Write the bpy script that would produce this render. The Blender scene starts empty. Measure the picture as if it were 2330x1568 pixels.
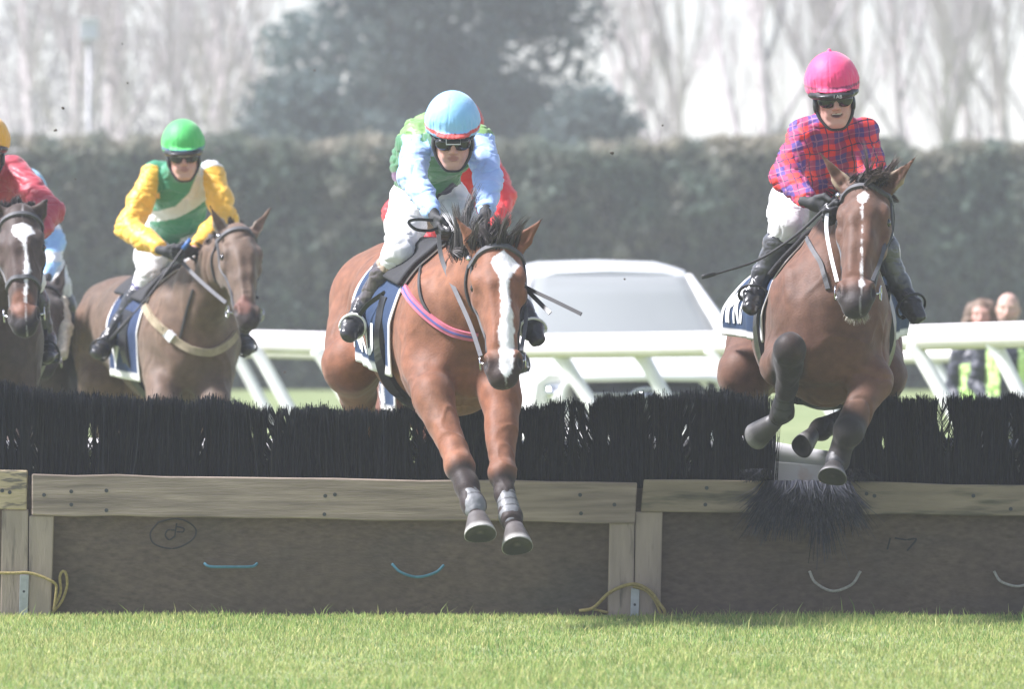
import bpy, bmesh, math, random
import numpy as np
from mathutils import Vector, Matrix, noise
from mathutils.bvhtree import BVHTree
R = math.radians
sc = bpy.context.scene
COL = sc.collection
# ---------------------------------------------------------------- camera
CZ = 1.53
F = 20000.0
def at(px, py, d):
    """photograph pixel (2330 wide frame) at depth d in metres -> world point"""
    return Vector(((px - 1165) * d / F, d, CZ - (py - 640) * d / F))
cam = bpy.data.cameras.new("camera")
cam_o = bpy.data.objects.new("camera", cam)
COL.objects.link(cam_o)
cam.sensor_width = 36.0
cam.lens = 36.0 / 2 * F / 1165
cam_o.location = (0, 0, CZ)
cam_o.rotation_euler = (R(90) - math.atan(145 / F), 0, 0)
cam.clip_start = 1.0
cam.clip_end = 3000
cam.dof.use_dof = True
cam.dof.focus_distance = 39.2
cam.dof.aperture_fstop = 5.6
sc.camera = cam_o
# ---------------------------------------------------------------- world, sun, exposure
SUN_EL, SUN_ROT = R(50), R(-90)
world = bpy.data.worlds.new("World")
sc.world = world
world.use_nodes = True
wn = world.node_tree
for n in list(wn.nodes): wn.nodes.remove(n)
sky = wn.nodes.new('ShaderNodeTexSky'); sky.sky_type = 'NISHITA'
sky.sun_disc = False; sky.sun_elevation = SUN_EL; sky.sun_rotation = SUN_ROT
sky.air_density = 1.0; sky.dust_density = 0.4; sky.ozone_density = 1.0
bg = wn.nodes.new('ShaderNodeBackground'); bg.inputs['Strength'].default_value = 0.07
wo = wn.nodes.new('ShaderNodeOutputWorld')
hs = wn.nodes.new('ShaderNodeHueSaturation'); hs.inputs['Saturation'].default_value = 0.55   # desaturated to imitate a sky whitened by haze
wn.links.new(sky.outputs[0], hs.inputs['Color']); wn.links.new(hs.outputs[0], bg.inputs[0]); wn.links.new(bg.outputs[0], wo.inputs[0])
sun = bpy.data.lights.new("sun", 'SUN')
sun.energy = 4.1; sun.angle = R(11.0); sun.color = (1.0, 0.96, 0.9)
sun_o = bpy.data.objects.new("sun", sun); COL.objects.link(sun_o)
sv = Vector((math.sin(SUN_ROT) * math.cos(SUN_EL), math.cos(SUN_ROT) * math.cos(SUN_EL), math.sin(SUN_EL)))
sun_o.rotation_euler = sv.to_track_quat('Z', 'Y').to_euler()
sun_o.location = (-20, 30, 30)
sc.view_settings.view_transform = 'Standard'
sc.view_settings.look = 'None'
sc.view_settings.exposure = 1.42
sc.view_settings.gamma = 1.0
sc.view_settings.use_white_balance = True
sc.view_settings.white_balance_temperature = 6050
sc.view_settings.white_balance_tint = 16
sc.render.engine = 'CYCLES'
sc.cycles.use_denoising = True
sc.cycles.max_bounces = 8
sc.cycles.volume_bounces = 1
sc.cycles.transparent_max_bounces = 8
HAZE_DENSITY = 0.0009
# ---------------------------------------------------------------- small helpers
rng = np.random.default_rng(7)
random.seed(7)
def link(o, parent=None):
    COL.objects.link(o)
    if parent is not None: o.parent = parent
    return o
def tag(o, label=None, cat=None, group=None, kind=None):
    if label: o['label'] = label
    if cat: o['category'] = cat
    if group: o['group'] = group
    if kind: o['kind'] = kind
    return o
def empty(name, loc=(0, 0, 0)):
    o = bpy.data.objects.new(name, None); o.empty_display_size = 0.2
    COL.objects.link(o)
    o.location = loc
    return o
def mesh_obj(name, verts, faces, mat=None, parent=None, smooth=True, cols=None, loc=None):
    """verts are in world space; loc sets the object's origin"""
    v = np.asarray(verts, dtype=np.float64).reshape(-1, 3)
    org = np.zeros(3)
    if loc is not None: org = np.array(loc, float)
    elif parent is not None:
        p = parent; org = np.zeros(3)
        while p is not None:
            org = org + np.array(p.location); p = p.parent
    me = bpy.data.meshes.new(name)
    vv = v - org
    if isinstance(faces, np.ndarray):
        n = faces.shape[1]
        me.vertices.add(len(vv)); me.vertices.foreach_set('co', vv.ravel())
        me.loops.add(faces.size); me.loops.foreach_set('vertex_index', faces.ravel().astype(np.int32))
        me.polygons.add(len(faces))
        me.polygons.foreach_set('loop_start', np.arange(0, faces.size, n, dtype=np.int32))
        me.polygons.foreach_set('loop_total', np.full(len(faces), n, dtype=np.int32))
        me.update(calc_edges=True)
    else:
        me.from_pydata([tuple(x) for x in vv], [], [tuple(int(i) for i in f) for f in faces]); me.update()
    if cols is not None:
        c = np.asarray(cols, dtype=np.float32)
        if c.shape[1] == 3: c = np.hstack([c, np.ones((len(c), 1), np.float32)])
        a = me.color_attributes.new('Col', 'FLOAT_COLOR', 'POINT'); a.data.foreach_set('color', c.ravel())
    if smooth: me.polygons.foreach_set('use_smooth', np.ones(len(me.polygons), dtype=bool))
    if mat: me.materials.append(mat)
    o = bpy.data.objects.new(name, me)
    link(o, parent)
    if loc is not None: o.location = loc
    elif parent is not None: o.location = (0, 0, 0)
    return o
class MB:
    """collects boxes, tubes and strips into one mesh"""
    def __init__(s): s.v = []; s.f = []; s.c = []; s.col = None
    def add(s, v, f):
        b = len(s.v); s.v += [tuple(x) for x in v]; s.f += [tuple(b + i for i in q) for q in f]
        if s.col is not None: s.c += [s.col] * len(v)
    def hexa(s, p):   # 8 corners: bottom 4 ccw, top 4 ccw
        s.add(p, [(3, 2, 1, 0), (4, 5, 6, 7), (0, 1, 5, 4), (1, 2, 6, 5), (2, 3, 7, 6), (3, 0, 4, 7)])
    def box(s, lo, hi):
        x0, y0, z0 = lo; x1, y1, z1 = hi
        s.hexa([(x0, y0, z0), (x1, y0, z0), (x1, y1, z0), (x0, y1, z0), (x0, y0, z1), (x1, y0, z1), (x1, y1, z1), (x0, y1, z1)])
    def tube(s, pts, r, n=8, cap=True, flat=1.0, up=None):
        pts = [Vector(p) for p in pts]; m = len(pts)
        rs = r if hasattr(r, '__len__') else [r] * m
        rings = []; u = None
        for i in range(m):
            t = (pts[min(i + 1, m - 1)] - pts[max(i - 1, 0)])
            if t.length < 1e-9: t = Vector((0, 0, 1))
            t.normalize()
            if up is not None: u = Vector(up)
            if u is None: u = Vector((0, 0, 1)) if abs(t.z) < .9 else Vector((1, 0, 0))
            u = (u - t * u.dot(t))
            if u.length < 1e-6: u = t.orthogonal()
            u.normalize(); w = t.cross(u)
            rings.append([pts[i] + u * (math.cos(2 * math.pi * k / n) * rs[i]) + w * (math.sin(2 * math.pi * k / n) * rs[i] * flat) for k in range(n)])
        v = [p for rr in rings for p in rr]
        f = [(i * n + k, i * n + (k + 1) % n, (i + 1) * n + (k + 1) % n, (i + 1) * n + k) for i in range(m - 1) for k in range(n)]
        if cap: f += [tuple(reversed(range(n))), tuple((m - 1) * n + k for k in range(n))]
        s.add(v, f)
    def build(s, name, mat, parent=None, smooth=False, loc=None, bevel=0):
        o = mesh_obj(name, s.v, s.f, mat, parent, smooth, s.c if s.c else None, loc)
        if bevel:
            md = o.modifiers.new('bevel', 'BEVEL'); md.width = bevel; md.segments = 2; md.limit_method = 'ANGLE'
        return o
def spline(pts, n=8):
    """Catmull-Rom through points"""
    P = [Vector(p) for p in pts]; P = [P[0] * 2 - P[1]] + P + [P[-1] * 2 - P[-2]]
    out = []
    for i in range(1, len(P) - 2):
        a, b, c, d = P[i - 1:i + 3]
        for k in range(n):
            t = k / n
            out.append(0.5 * ((2 * b) + (c - a) * t + (2 * a - 5 * b + 4 * c - d) * t * t + (3 * b - a - 3 * c + d) * t ** 3))
    out.append(P[-2]); return out
# numpy value noise
_perm = rng.random((64, 64, 64)).astype(np.float32)
def vnoise(p):
    p = np.asarray(p, dtype=np.float64); i = np.floor(p).astype(int); f = p - i; f = f * f * (3 - 2 * f)
    r = 0
    for dx in (0, 1):
        for dy in (0, 1):
            for dz in (0, 1):
                w = (f[..., 0] if dx else 1 - f[..., 0]) * (f[..., 1] if dy else 1 - f[..., 1]) * (f[..., 2] if dz else 1 - f[..., 2])
                r = r + w * _perm[(i[..., 0] + dx) % 64, (i[..., 1] + dy) % 64, (i[..., 2] + dz) % 64]
    return r * 2 - 1
def fbm(p, o=3):
    p = np.asarray(p, float); r = 0; a = 1
    for k in range(o): r = r + a * vnoise(p * 2 ** k + 17.3 * k); a *= .5
    return r
# ---------------------------------------------------------------- materials
def mat(name, color=(.5, .5, .5), rough=.6, vary=.0, scale=20, bump=.0, bscale=60, metal=0., attr=False, spec=.5, sheen=0., trans=0., stretch=None, coat=0., color2=None, c2scale=8, c2lo=.45, c2hi=.6, detail=6):
    m = bpy.data.materials.new(name); m.use_nodes = True
    nt = m.node_tree; b = nt.nodes['Principled BSDF']; L = nt.links
    b.inputs['Roughness'].default_value = rough; b.inputs['Metallic'].default_value = metal
    b.inputs['Specular IOR Level'].default_value = spec
    b.inputs['Sheen Weight'].default_value = sheen
    b.inputs['Coat Weight'].default_value = coat
    tc = nt.nodes.new('ShaderNodeTexCoord'); co = tc.outputs['Object']
    if stretch:
        mp = nt.nodes.new('ShaderNodeMapping'); mp.inputs['Scale'].default_value = stretch
        L.new(co, mp.inputs[0]); co = mp.outputs[0]
    if attr:
        a = nt.nodes.new('ShaderNodeAttribute'); a.attribute_name = 'Col'; src = a.outputs['Color']
    else:
        a = nt.nodes.new('ShaderNodeRGB'); a.outputs[0].default_value = (*color, 1); src = a.outputs[0]
    if color2:
        n2 = nt.nodes.new('ShaderNodeTexNoise'); n2.inputs['Scale'].default_value = c2scale; n2.inputs['Detail'].default_value = 5
        L.new(co, n2.inputs['Vector'])
        mr = nt.nodes.new('ShaderNodeMapRange'); mr.inputs[1].default_value = c2lo; mr.inputs[2].default_value = c2hi
        L.new(n2.outputs['Fac'], mr.inputs[0])
        mx = nt.nodes.new('ShaderNodeMix'); mx.data_type = 'RGBA'
        L.new(mr.outputs[0], mx.inputs[0]); L.new(src, mx.inputs[6]); mx.inputs[7].default_value = (*color2, 1); src = mx.outputs[2]
    if vary:
        n = nt.nodes.new('ShaderNodeTexNoise'); n.inputs['Scale'].default_value = scale; n.inputs['Detail'].default_value = detail
        L.new(co, n.inputs['Vector'])
        mr = nt.nodes.new('ShaderNodeMapRange'); mr.inputs[1].default_value = .25; mr.inputs[2].default_value = .75
        mr.inputs[3].default_value = 1 - vary; mr.inputs[4].default_value = 1 + vary
        L.new(n.outputs['Fac'], mr.inputs[0])
        vm = nt.nodes.new('ShaderNodeVectorMath'); vm.operation = 'SCALE'
        L.new(src, vm.inputs[0]); L.new(mr.outputs[0], vm.inputs['Scale']); src = vm.outputs[0]
    L.new(src, b.inputs['Base Color'])
    if bump:
        n = nt.nodes.new('ShaderNodeTexNoise'); n.inputs['Scale'].default_value = bscale; n.inputs['Detail'].default_value = 4
        L.new(co, n.inputs['Vector'])
        bp = nt.nodes.new('ShaderNodeBump'); bp.inputs['Strength'].default_value = 1; bp.inputs['Distance'].default_value = bump
        L.new(n.outputs['Fac'], bp.inputs['Height']); L.new(bp.outputs[0], b.inputs['Normal'])
    if trans:
        t = nt.nodes.new('ShaderNodeBsdfTranslucent'); L.new(src, t.inputs['Color'])
        ms = nt.nodes.new('ShaderNodeMixShader'); ms.inputs[0].default_value = trans
        L.new(b.outputs[0], ms.inputs[1]); L.new(t.outputs[0], ms.inputs[2])
        L.new(ms.outputs[0], nt.nodes['Material Output'].inputs['Surface'])
    return m
def leafmat(name, trans=.3, rough=.6):
    return mat(name, attr=True, rough=rough, trans=trans, spec=.3)
# ================================================================ SETTING
M_turf = mat('turf', (.175, .22, .095), .9, vary=.35, scale=3.0, color2=(.22, .25, .12), c2scale=1.2, bump=.01, bscale=30, spec=.1)
def zg(y):
    """ground height: level at the jump, a shallow dip beyond the running rail"""
    t = np.clip((np.asarray(y, float) - 62) / 6.0, 0, 1); t = t * t * (3 - 2 * t)
    return -0.22 * t
ys = np.concatenate([np.arange(-12, 61, 3.0), np.arange(61, 70, .5), np.arange(70, 420, 10)])
xs = np.arange(-140, 141, 10.0)
gv = [(x, y, float(zg(y))) for y in ys for x in xs]
nx = len(xs)
gf = [(j * nx + i, j * nx + i + 1, (j + 1) * nx + i + 1, (j + 1) * nx + i) for j in range(len(ys) - 1) for i in range(nx - 1)]
g = mesh_obj('ground', gv, gf, M_turf, None, True, loc=(0, 0, 0)); tag(g, 'flat green turf of the racecourse running under the jump', None, kind='structure')
# ---- grass blades
def blades(name, x0, x1, y0, y1, n, hmin, hmax, wid, mt, seed, label, dens=None):
    r = np.random.default_rng(seed)
    x = r.uniform(x0, x1, n); y = r.uniform(y0, y1, n)
    if dens is not None:
        keep = dens(x, y, r); x = x[keep]; y = y[keep]; n = len(x)
    clump = .5 + .5 * vnoise(np.stack([x * 3, y * 1.6, x * 0], 1))
    h = r.uniform(hmin, hmax, n) * (.65 + .7 * clump)
    a = r.uniform(0, 2 * np.pi, n); w = wid * r.uniform(.6, 1.3, n)
    lx = r.normal(0, .38, n) * h; ly = r.normal(0, .38, n) * h
    z0 = zg(y) - .004
    c, s = np.cos(a) * w / 2, np.sin(a) * w / 2
    P = np.zeros((n, 5, 3))
    P[:, 0] = np.stack([x - c, y - s, z0], 1); P[:, 1] = np.stack([x + c, y + s, z0], 1)
    P[:, 2] = np.stack([x - c * .7 + lx * .35, y - s * .7 + ly * .35, z0 + h * .6], 1)
    P[:, 3] = np.stack([x + c * .7 + lx * .35, y + s * .7 + ly * .35, z0 + h * .6], 1)
    P[:, 4] = np.stack([x + lx, y + ly, z0 + h], 1)
    b = np.arange(n)[:, None] * 5
    f = np.concatenate([b + np.array([[0, 1, 3]]), b + np.array([[0, 3, 2]]), b + np.array([[2, 3, 4]])], 0)
    base = np.array([[.30, .40, .11]]); yel = np.array([[.56, .54, .22]]); dk = np.array([[.10, .20, .045]])
    t = r.random((n, 1)); cc = np.where(t < .22, yel, np.where(t < .5, dk * 1.4, base)) * r.uniform(.75, 1.3, (n, 1))
    patch = (.5 + .5 * vnoise(np.stack([x * 1.1 + 40, y * .7, x * 0 + 5], 1)))[:, None]
    cc = cc * (1 - .35 * patch) + yel * .35 * patch
    o = mesh_obj(name, P.reshape(-1, 3), f, mt, None, False, np.repeat(cc, 5, 0), loc=(0, 0, 0))
    return tag(o, label, None, kind='stuff')
M_blade = leafmat('grass_blade', .45, .55)
blades('grass', -3.9, 3.9, 31.6, 39.95, 175000, .012, .034, .005, M_blade, 3, 'short bright green turf in front of the jump')
blades('grass', -3.4, 3.4, 39.45, 40.0, 5200, .012, .036, .0055, M_blade, 4, 'longer grass tufts growing along the foot of the boards')
blades('grass', -2.75, 2.75, 33.0, 39.9, 1500, .04, .085, .0045, M_blade, 6, 'scattered longer pale stalks standing out of the turf')
blades('grass', -3.2, 3.2, 40.3, 47, 26000, .025, .06, .009, M_blade, 5, 'trampled turf on the take-off side behind the jump')
# ---- leaf clumps
def leafcloud(name, pts, size, cols, mt, parent=None, seed=1, loc=None, flat=.0):
    r = np.random.default_rng(seed); n = len(pts)
    d1 = r.normal(size=(n, 3)); d1 /= np.linalg.norm(d1, axis=1)[:, None]
    d2 = r.normal(size=(n, 3)); d2 -= d1 * (d1 * d2).sum(1)[:, None]; d2 /= np.linalg.norm(d2, axis=1)[:, None]
    s = (size * r.uniform(.55, 1.35, n))[:, None]
    P = np.stack([pts - d1 * s * .5, pts + d2 * s * .32, pts + d1 * s * .5, pts - d2 * s * .32], 1)
    f = np.arange(4 * n).reshape(n, 4)
    return mesh_obj(name, P.reshape(-1, 3), f, mt, parent, False, np.repeat(cols, 4, 0), loc=loc)
M_hedge = leafmat('hedge_leaf', .42, .8)
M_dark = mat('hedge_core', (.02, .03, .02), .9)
HB = -.22
def build_hedge():
    root = empty('hedge', (0, 142, HB))
    tag(root, 'tall clipped green hedge running the whole width behind the rail and the car', 'hedge')
    r = np.random.default_rng(11); n = 132000
    x = r.uniform(-36, 34, n); side = r.random(n) < .84
    top = 3.92 + .12 * vnoise(np.stack([x * .9, x * 0, x * 0], 1)) + .07 * vnoise(np.stack([x * 3, x * 0 + 3, x * 0], 1)) - .04 * (x / 10)
    z = np.where(side, r.random(n) * top, top + r.normal(0, .05, n))
    y = np.where(side, 140.9 + r.normal(0, .12, n), r.uniform(140.8, 142.6, n))
    y = y + .28 * vnoise(np.stack([x * 1.3, z * 1.3, x * 0], 1)) + .16 * vnoise(np.stack([x * 3.3, z * 3.3, x * 0 + 9], 1))
    pts = np.stack([x, y, z + HB], 1)
    v = vnoise(np.stack([x * .8, z * 1.1, x * 0 + 2], 1)); v2 = vnoise(np.stack([x * 2.7, z * 2.5, x * 0 + 7], 1))
    g0 = np.array([.115, .162, .128]); tan = np.array([.235, .22, .175]); pale = np.array([.32, .29, .22])  # leaf colours raised paler, part of the distance haze painted into them
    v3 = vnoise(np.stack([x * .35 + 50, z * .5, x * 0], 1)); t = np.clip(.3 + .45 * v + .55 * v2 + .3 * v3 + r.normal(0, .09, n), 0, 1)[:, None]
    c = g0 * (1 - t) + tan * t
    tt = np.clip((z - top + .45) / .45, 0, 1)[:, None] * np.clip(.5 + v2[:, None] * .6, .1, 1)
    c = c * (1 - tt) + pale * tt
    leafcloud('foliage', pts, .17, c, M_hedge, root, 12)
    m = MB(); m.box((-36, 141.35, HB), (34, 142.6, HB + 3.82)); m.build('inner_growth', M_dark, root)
build_hedge()
# ---- evergreen trees in the middle
M_ever = leafmat('evergreen_leaf', .42, .8)
M_bark = mat('bark', (.10, .085, .07), .9, vary=.3, scale=6)
M_bark2 = mat('haze_paled_bark', (.52, .465, .465), .9, vary=.3, scale=4)  # bark lightened so its colour carries some of the distance haze
def evergreen(px, d, h, w, label, seed, n, lean=0):
    base = at(px, 640, d); base.z = HB
    root = empty('evergreen_tree', base)
    tag(root, label, 'tree', 'evergreen trees behind the hedge')
    m = MB(); m.tube([base, base + Vector((0, 0, h * .5)), base + Vector((lean, 0, h * .96))], [.28, .2, .03], 10); m.build('trunk', M_bark, root, True)
    r = np.random.default_rng(seed)
    # lobes up the cone
    C = []; 
    for k in range(130):
        t = r.random() ** .9; z = h * (.05 + .93 * t); rad = w * (1 - t) ** .62 * (.92 + .14 * r.random()) + .25
        a = r.uniform(0, 2 * np.pi); q = rad * (r.random() ** .4)
        C.append((base.x + lean * t + math.cos(a) * q, base.y + math.sin(a) * q * .8, HB + z, .55 + .5 * (1 - t) * r.random() + .3, r.uniform(.6, 1.3)))
    C = np.array(C); idx = r.integers(0, len(C), n)
    dr = r.normal(size=(n, 3)); dr /= np.linalg.norm(dr, axis=1)[:, None]
    rad = C[idx, 3] * (r.random(n) ** .35)
    pts = C[idx, :3] + dr * rad[:, None] * np.array([1, 1, .75]); pts[:, 2] = np.maximum(pts[:, 2], HB + .3)
    tone = C[idx, 4] * r.uniform(.7, 1.3, n)
    c = np.array([.105, .15, .152])[None] * tone[:, None] + np.array([.02, .018, .0])[None] * r.random((n, 1))  # needle colour made paler and bluer, with distance haze mixed in
    leafcloud('crown', pts, .20, c, M_ever, root, seed + 1)
evergreen(890, 182, 14.0, 2.9, 'tall dark evergreen behind the hedge between the green and the pale blue caps', 21, 42000, .1)
evergreen(1120, 186, 14.5, 2.7, 'tall dark evergreen rising right of the pale blue cap', 22, 36000)
evergreen(680, 176, 5.6, 1.2, 'low bushy evergreen at the left foot of the tall dark evergreens', 23, 14000)
evergreen(1345, 178, 5.4, 1.0, 'small evergreen at the right foot of the tall dark evergreens', 24, 11000)
# ---- bare poplars
def bare_mesh(seed, h, fork, spread, twig):
    r = random.Random(seed)
    trunk = MB(); crown = MB()
    def branch(mb, p, d, L, rad, lvl):
        pts = [p]; n = 5 if lvl < 3 else 3
        for i in range(n):
            d = (d + Vector((r.gauss(0, .07), r.gauss(0, .07), .07 + r.gauss(0, .03)))).normalized()
            pts.append(pts[-1] + d * L / n)
        rs = [rad * (1 - .72 * i / n) for i in range(n + 1)]
        mb.tube(pts, rs, 7 if lvl < 2 else 3, cap=False)
        if lvl >= 4: return
        k = {0: 11, 1: 7, 2: 6, 3: twig - 2}[lvl]
        for i in range(k):
            t = (.22 if lvl == 0 else .15) + .8 * (i + r.random() * .8) / k
            j = min(int(t * n), n - 1); q = pts[j].lerp(pts[j + 1], t * n - j)
            a = r.uniform(0, 2 * math.pi); sp = spread * r.uniform(.6, 1.3)
            dd = (d * 1.0 + Vector((math.cos(a) * sp, math.sin(a) * sp, .12))).normalized()
            ll = L * (.50 if lvl == 0 else .52) * (1.15 - .6 * t) * r.uniform(.7, 1.2)
            branch(crown, q, dd, ll, max(rs[j] * .52, .007), lvl + 1)
    if fork > 1:
        base = Vector((0, 0, 0)); top = Vector((0, 0, h * .13)); trunk.tube([base, top], [.2, .17], 9, cap=False)
        for i in range(fork):
            a = 2 * math.pi * i / fork + r.random(); branch(trunk, top, Vector((math.cos(a) * .22, math.sin(a) * .22, 1)).normalized(), h * .87, .14, 0)
    else:
        branch(trunk, Vector((0, 0, 0)), Vector((r.gauss(0, .02), 0, 1)), h, .2, 0)
    return trunk, crown
protos = []
for s, h, fork, spread, twig in ((31, 13, 1, .42, 5), (32, 12, 2, .5, 5), (33, 14, 1, .36, 6)):
    tr, cr = bare_mesh(s, h, fork, spread, twig)
    mt = bpy.data.meshes.new('trunk'); mt.from_pydata([tuple(v) for v in tr.v], [], tr.f); mt.materials.append(M_bark2)
    mc = bpy.data.meshes.new('crown'); mc.from_pydata([tuple(v) for v in cr.v], [], cr.f); mc.materials.append(M_bark2)
    protos.append((mt, mc))
POP = [(-90, 205, 2, .95, 0), (60, 222, 0, .9, 1), (190, 206, 1, .95, 2), (330, 226, 2, 1., 3), (450, 204, 1, .9, 4), (540, 214, 0, 1.05, 5), (640, 232, 2, .95, 6),
       (760, 240, 0, .95, 7), (1420, 224, 1, 1., 8), (1590, 210, 2, .95, 9), (1725, 200, 0, 1.05, 10), (1850, 232, 1, 1., 11), (1990, 208, 2, .9, 12),
       (2110, 202, 1, 1.0, 13), (2230, 226, 0, .95, 14), (2330, 206, 2, 1.05, 15), (2440, 214, 1, 1., 16)]
PL = ['bare poplar cut by the left edge above the yellow cap', 'bare poplar behind the flying clods left of the white box on its pole',
      'bare forked poplar right behind the white box on its pole', 'bare poplar between the white box and the green cap',
      'bare forked poplar straight above the green cap', 'bare poplar with pale gaps of sky just right of the green cap',
      'bare poplar touching the left side of the dark evergreens', 'bare poplar mostly hidden behind the dark evergreens',
      'bare forked poplar touching the right side of the dark evergreens', 'bare poplar above the white car roof',
      'thick-trunked bare poplar standing midway between evergreens and pink cap', 'bare forked poplar just left of the pink cap',
      'bare poplar just right of the pink cap', 'bare forked poplar with long slanting limbs above the right horse ears',
      'bare poplar above the gap between right rider and spectators', 'bare poplar above the two spectators', 'bare forked poplar beyond the two spectators, cut by the right edge']
for px, d, k, s, i in POP:
    p = at(px, 640, d); p.z = HB
    root = empty('bare_poplar', p); root.scale = (s, s, s); root.rotation_euler = (0, 0, i * 2.1)
    tag(root, PL[i], 'tree', 'bare poplars behind the hedge')
    for nm, me in zip(('trunk', 'crown'), protos[k]):
        o = bpy.data.objects.new(nm, me); link(o, root)
# ---- far woodland strip behind everything
def far_wood():
    r = np.random.default_rng(41); n = 42000
    x = r.uniform(-32, 32, n); y = 300 + r.uniform(-3, 3, n)
    top = 3.2 + 1.2 * vnoise(np.stack([x * .12, x * 0, x * 0], 1)) + .6 * vnoise(np.stack([x * .5, x * 0, x * 0], 1)) + np.where(x < -3, 4.5 + np.clip(-x - 3, 0, 5) * .5, 0)
    z = r.random(n) ** .8 * top
    c = np.array([.27, .245, .24])[None] * r.uniform(.6, 1.3, (n, 1))
    o = leafcloud('woodland', np.stack([x, y, z + HB], 1), .27, c, M_hedge, None, 42, loc=(0, 0, 0))
    tag(o, 'far leafless woodland blurred behind the poplars', None, kind='stuff')
far_wood()
# ---- white box on a pole
root = empty('pole_box', (at(203, 640, 150).x, 150, HB)); tag(root, 'small white box on a thin pale pole above the hedge at upper left', 'light box')
M_wp = mat('white_box', (.75, .75, .78), .4, vary=.05)
M_gp = mat('grey_pole', (.45, .45, .45), .5, vary=.1)
a = at(203, 68, 150); m = MB(); m.box((a.x - .15, 149.85, a.z - .17), (a.x + .15, 150.1, a.z + .17)); m.box((a.x - .18, 149.8, a.z + .17), (a.x + .18, 150.12, a.z + .2)); m.build('box', M_wp, root, bevel=.01)
m = MB(); m.tube([(a.x, 150, HB), (a.x, 150, a.z - .17)], .035, 10); m.build('pole', M_gp, root, True)
# ---- haze
hz = MB(); hz.box((-135, -10, -1.4), (135, 330, 22)); hz_o = hz.build('haze', None); tag(hz_o, 'pale even mist over the whole course', None, kind='stuff')
hm = bpy.data.materials.new('haze_air'); hm.use_nodes = True; hn = hm.node_tree
for n in list(hn.nodes): hn.nodes.remove(n)
pv = hn.nodes.new('ShaderNodeVolumePrincipled'); pv.inputs['Density'].default_value = HAZE_DENSITY; pv.inputs['Color'].default_value = (.92, .92, 1, 1)
pv.inputs['Anisotropy'].default_value = .2
ho = hn.nodes.new('ShaderNodeOutputMaterial'); hn.links.new(pv.outputs[0], ho.inputs['Volume'])
hz_o.data.materials.append(hm)
# ================================================================ RAIL, CAR, SPECTATORS, JUMP
M_pvc = mat('white_plastic', (.82, .82, .80), .35, vary=.06, scale=5, bump=.002, bscale=12)
# rail material with a green algae stain on the underside
M_rail = mat('stained_white_plastic', attr=True, rough=.4, vary=.05, scale=6)
def rail_tube(name, pts, r, parent, n=20, squash=1.0):
    pts = spline(pts, 10); v = []; c = []; m = len(pts)
    for i, p in enumerate(pts):
        t = (pts[min(i + 1, m - 1)] - pts[max(i - 1, 0)]).normalized(); u = Vector((0, 0, 1)); w = t.cross(u).normalized()
        for k in range(n):
            a = 2 * math.pi * k / n; q = p + u * math.cos(a) * r + w * math.sin(a) * r * squash
            v.append(q); s = -math.cos(a)
            st = min(1, max(0, (s - .72 + .12 * noise.noise(Vector((q.x * 4, q.y, 0)))) / .25))
            c.append((.88 * (1 - st) + .36 * st, .83 * (1 - st) + .38 * st, .81 * (1 - st) + .13 * st))
    f = [(i * n + k, i * n + (k + 1) % n, (i + 1) * n + (k + 1) % n, (i + 1) * n + k) for i in range(m - 1) for k in range(n)]
    f += [tuple(reversed(range(n))), tuple((m - 1) * n + k for k in range(n))]
    return mesh_obj(name, v, f, M_rail, parent, True, c)
root = empty('running_rail', (1.0, 60, 0)); tag(root, 'white plastic running rail with green stain along its underside, nearer of the two rails', 'rail')
RP = [(-900, 752, 72), (-300, 765, 70), (250, 775, 67.5), (540, 778, 66), (745, 783, 65), (1000, 790, 63.5), (1230, 789, 62), (1640, 783, 60), (2070, 770, 58.5), (2330, 762, 57.5), (2600, 752, 56)]
rail_tube('top_rail', [at(*p) for p in RP], .086, root)
def leg(px0, py0, px1, py1, d, par, r=.05):
    a = at(px0, py0, d); b = at(px1, py1, d - .1); dv = (b - a); k = (a.z - float(zg(d))) / -dv.z
    m = MB(); e = a + dv * k * .9
    m.tube(spline([a + Vector((-.03, 0, .03)), a + dv * .2, a + dv * .6, e], 4), r, 12, cap=True); m.build('post', M_pvc, par, True)
for q in ((-300, 792, -230, 925, 69.8), (-60, 796, 10, 925, 68.8), (180, 799, 250, 925, 67.6), (380, 800, 450, 925, 66.6), (585, 800, 655, 925, 65.5), (728, 805, 800, 930, 64.8), (1275, 810, 1342, 915, 61.8), (1458, 806, 1512, 900, 61), (1625, 802, 1690, 915, 60), (1812, 800, 1880, 915, 59.4), (2085, 795, 2148, 905, 58.4), (2265, 786, 2322, 900, 57.8)):
    leg(*q, root)
root = empty('running_rail', (1.0, 80, -.22)); tag(root, 'farther white rail seen low behind the nearer one', 'rail')
RP2 = [(-700, 792, 90), (300, 800, 86), (560, 800, 84), (1000, 812, 82), (1640, 818, 80), (2080, 812, 78.5), (2235, 808, 78)]
rail_tube('top_rail', [at(*p) for p in RP2], .06, root)
for q in ((540, 812, 600, 925, 84), (880, 815, 930, 925, 82), (2120, 815, 2170, 910, 78.4)): leg(*q, root, r=.055)
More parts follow.
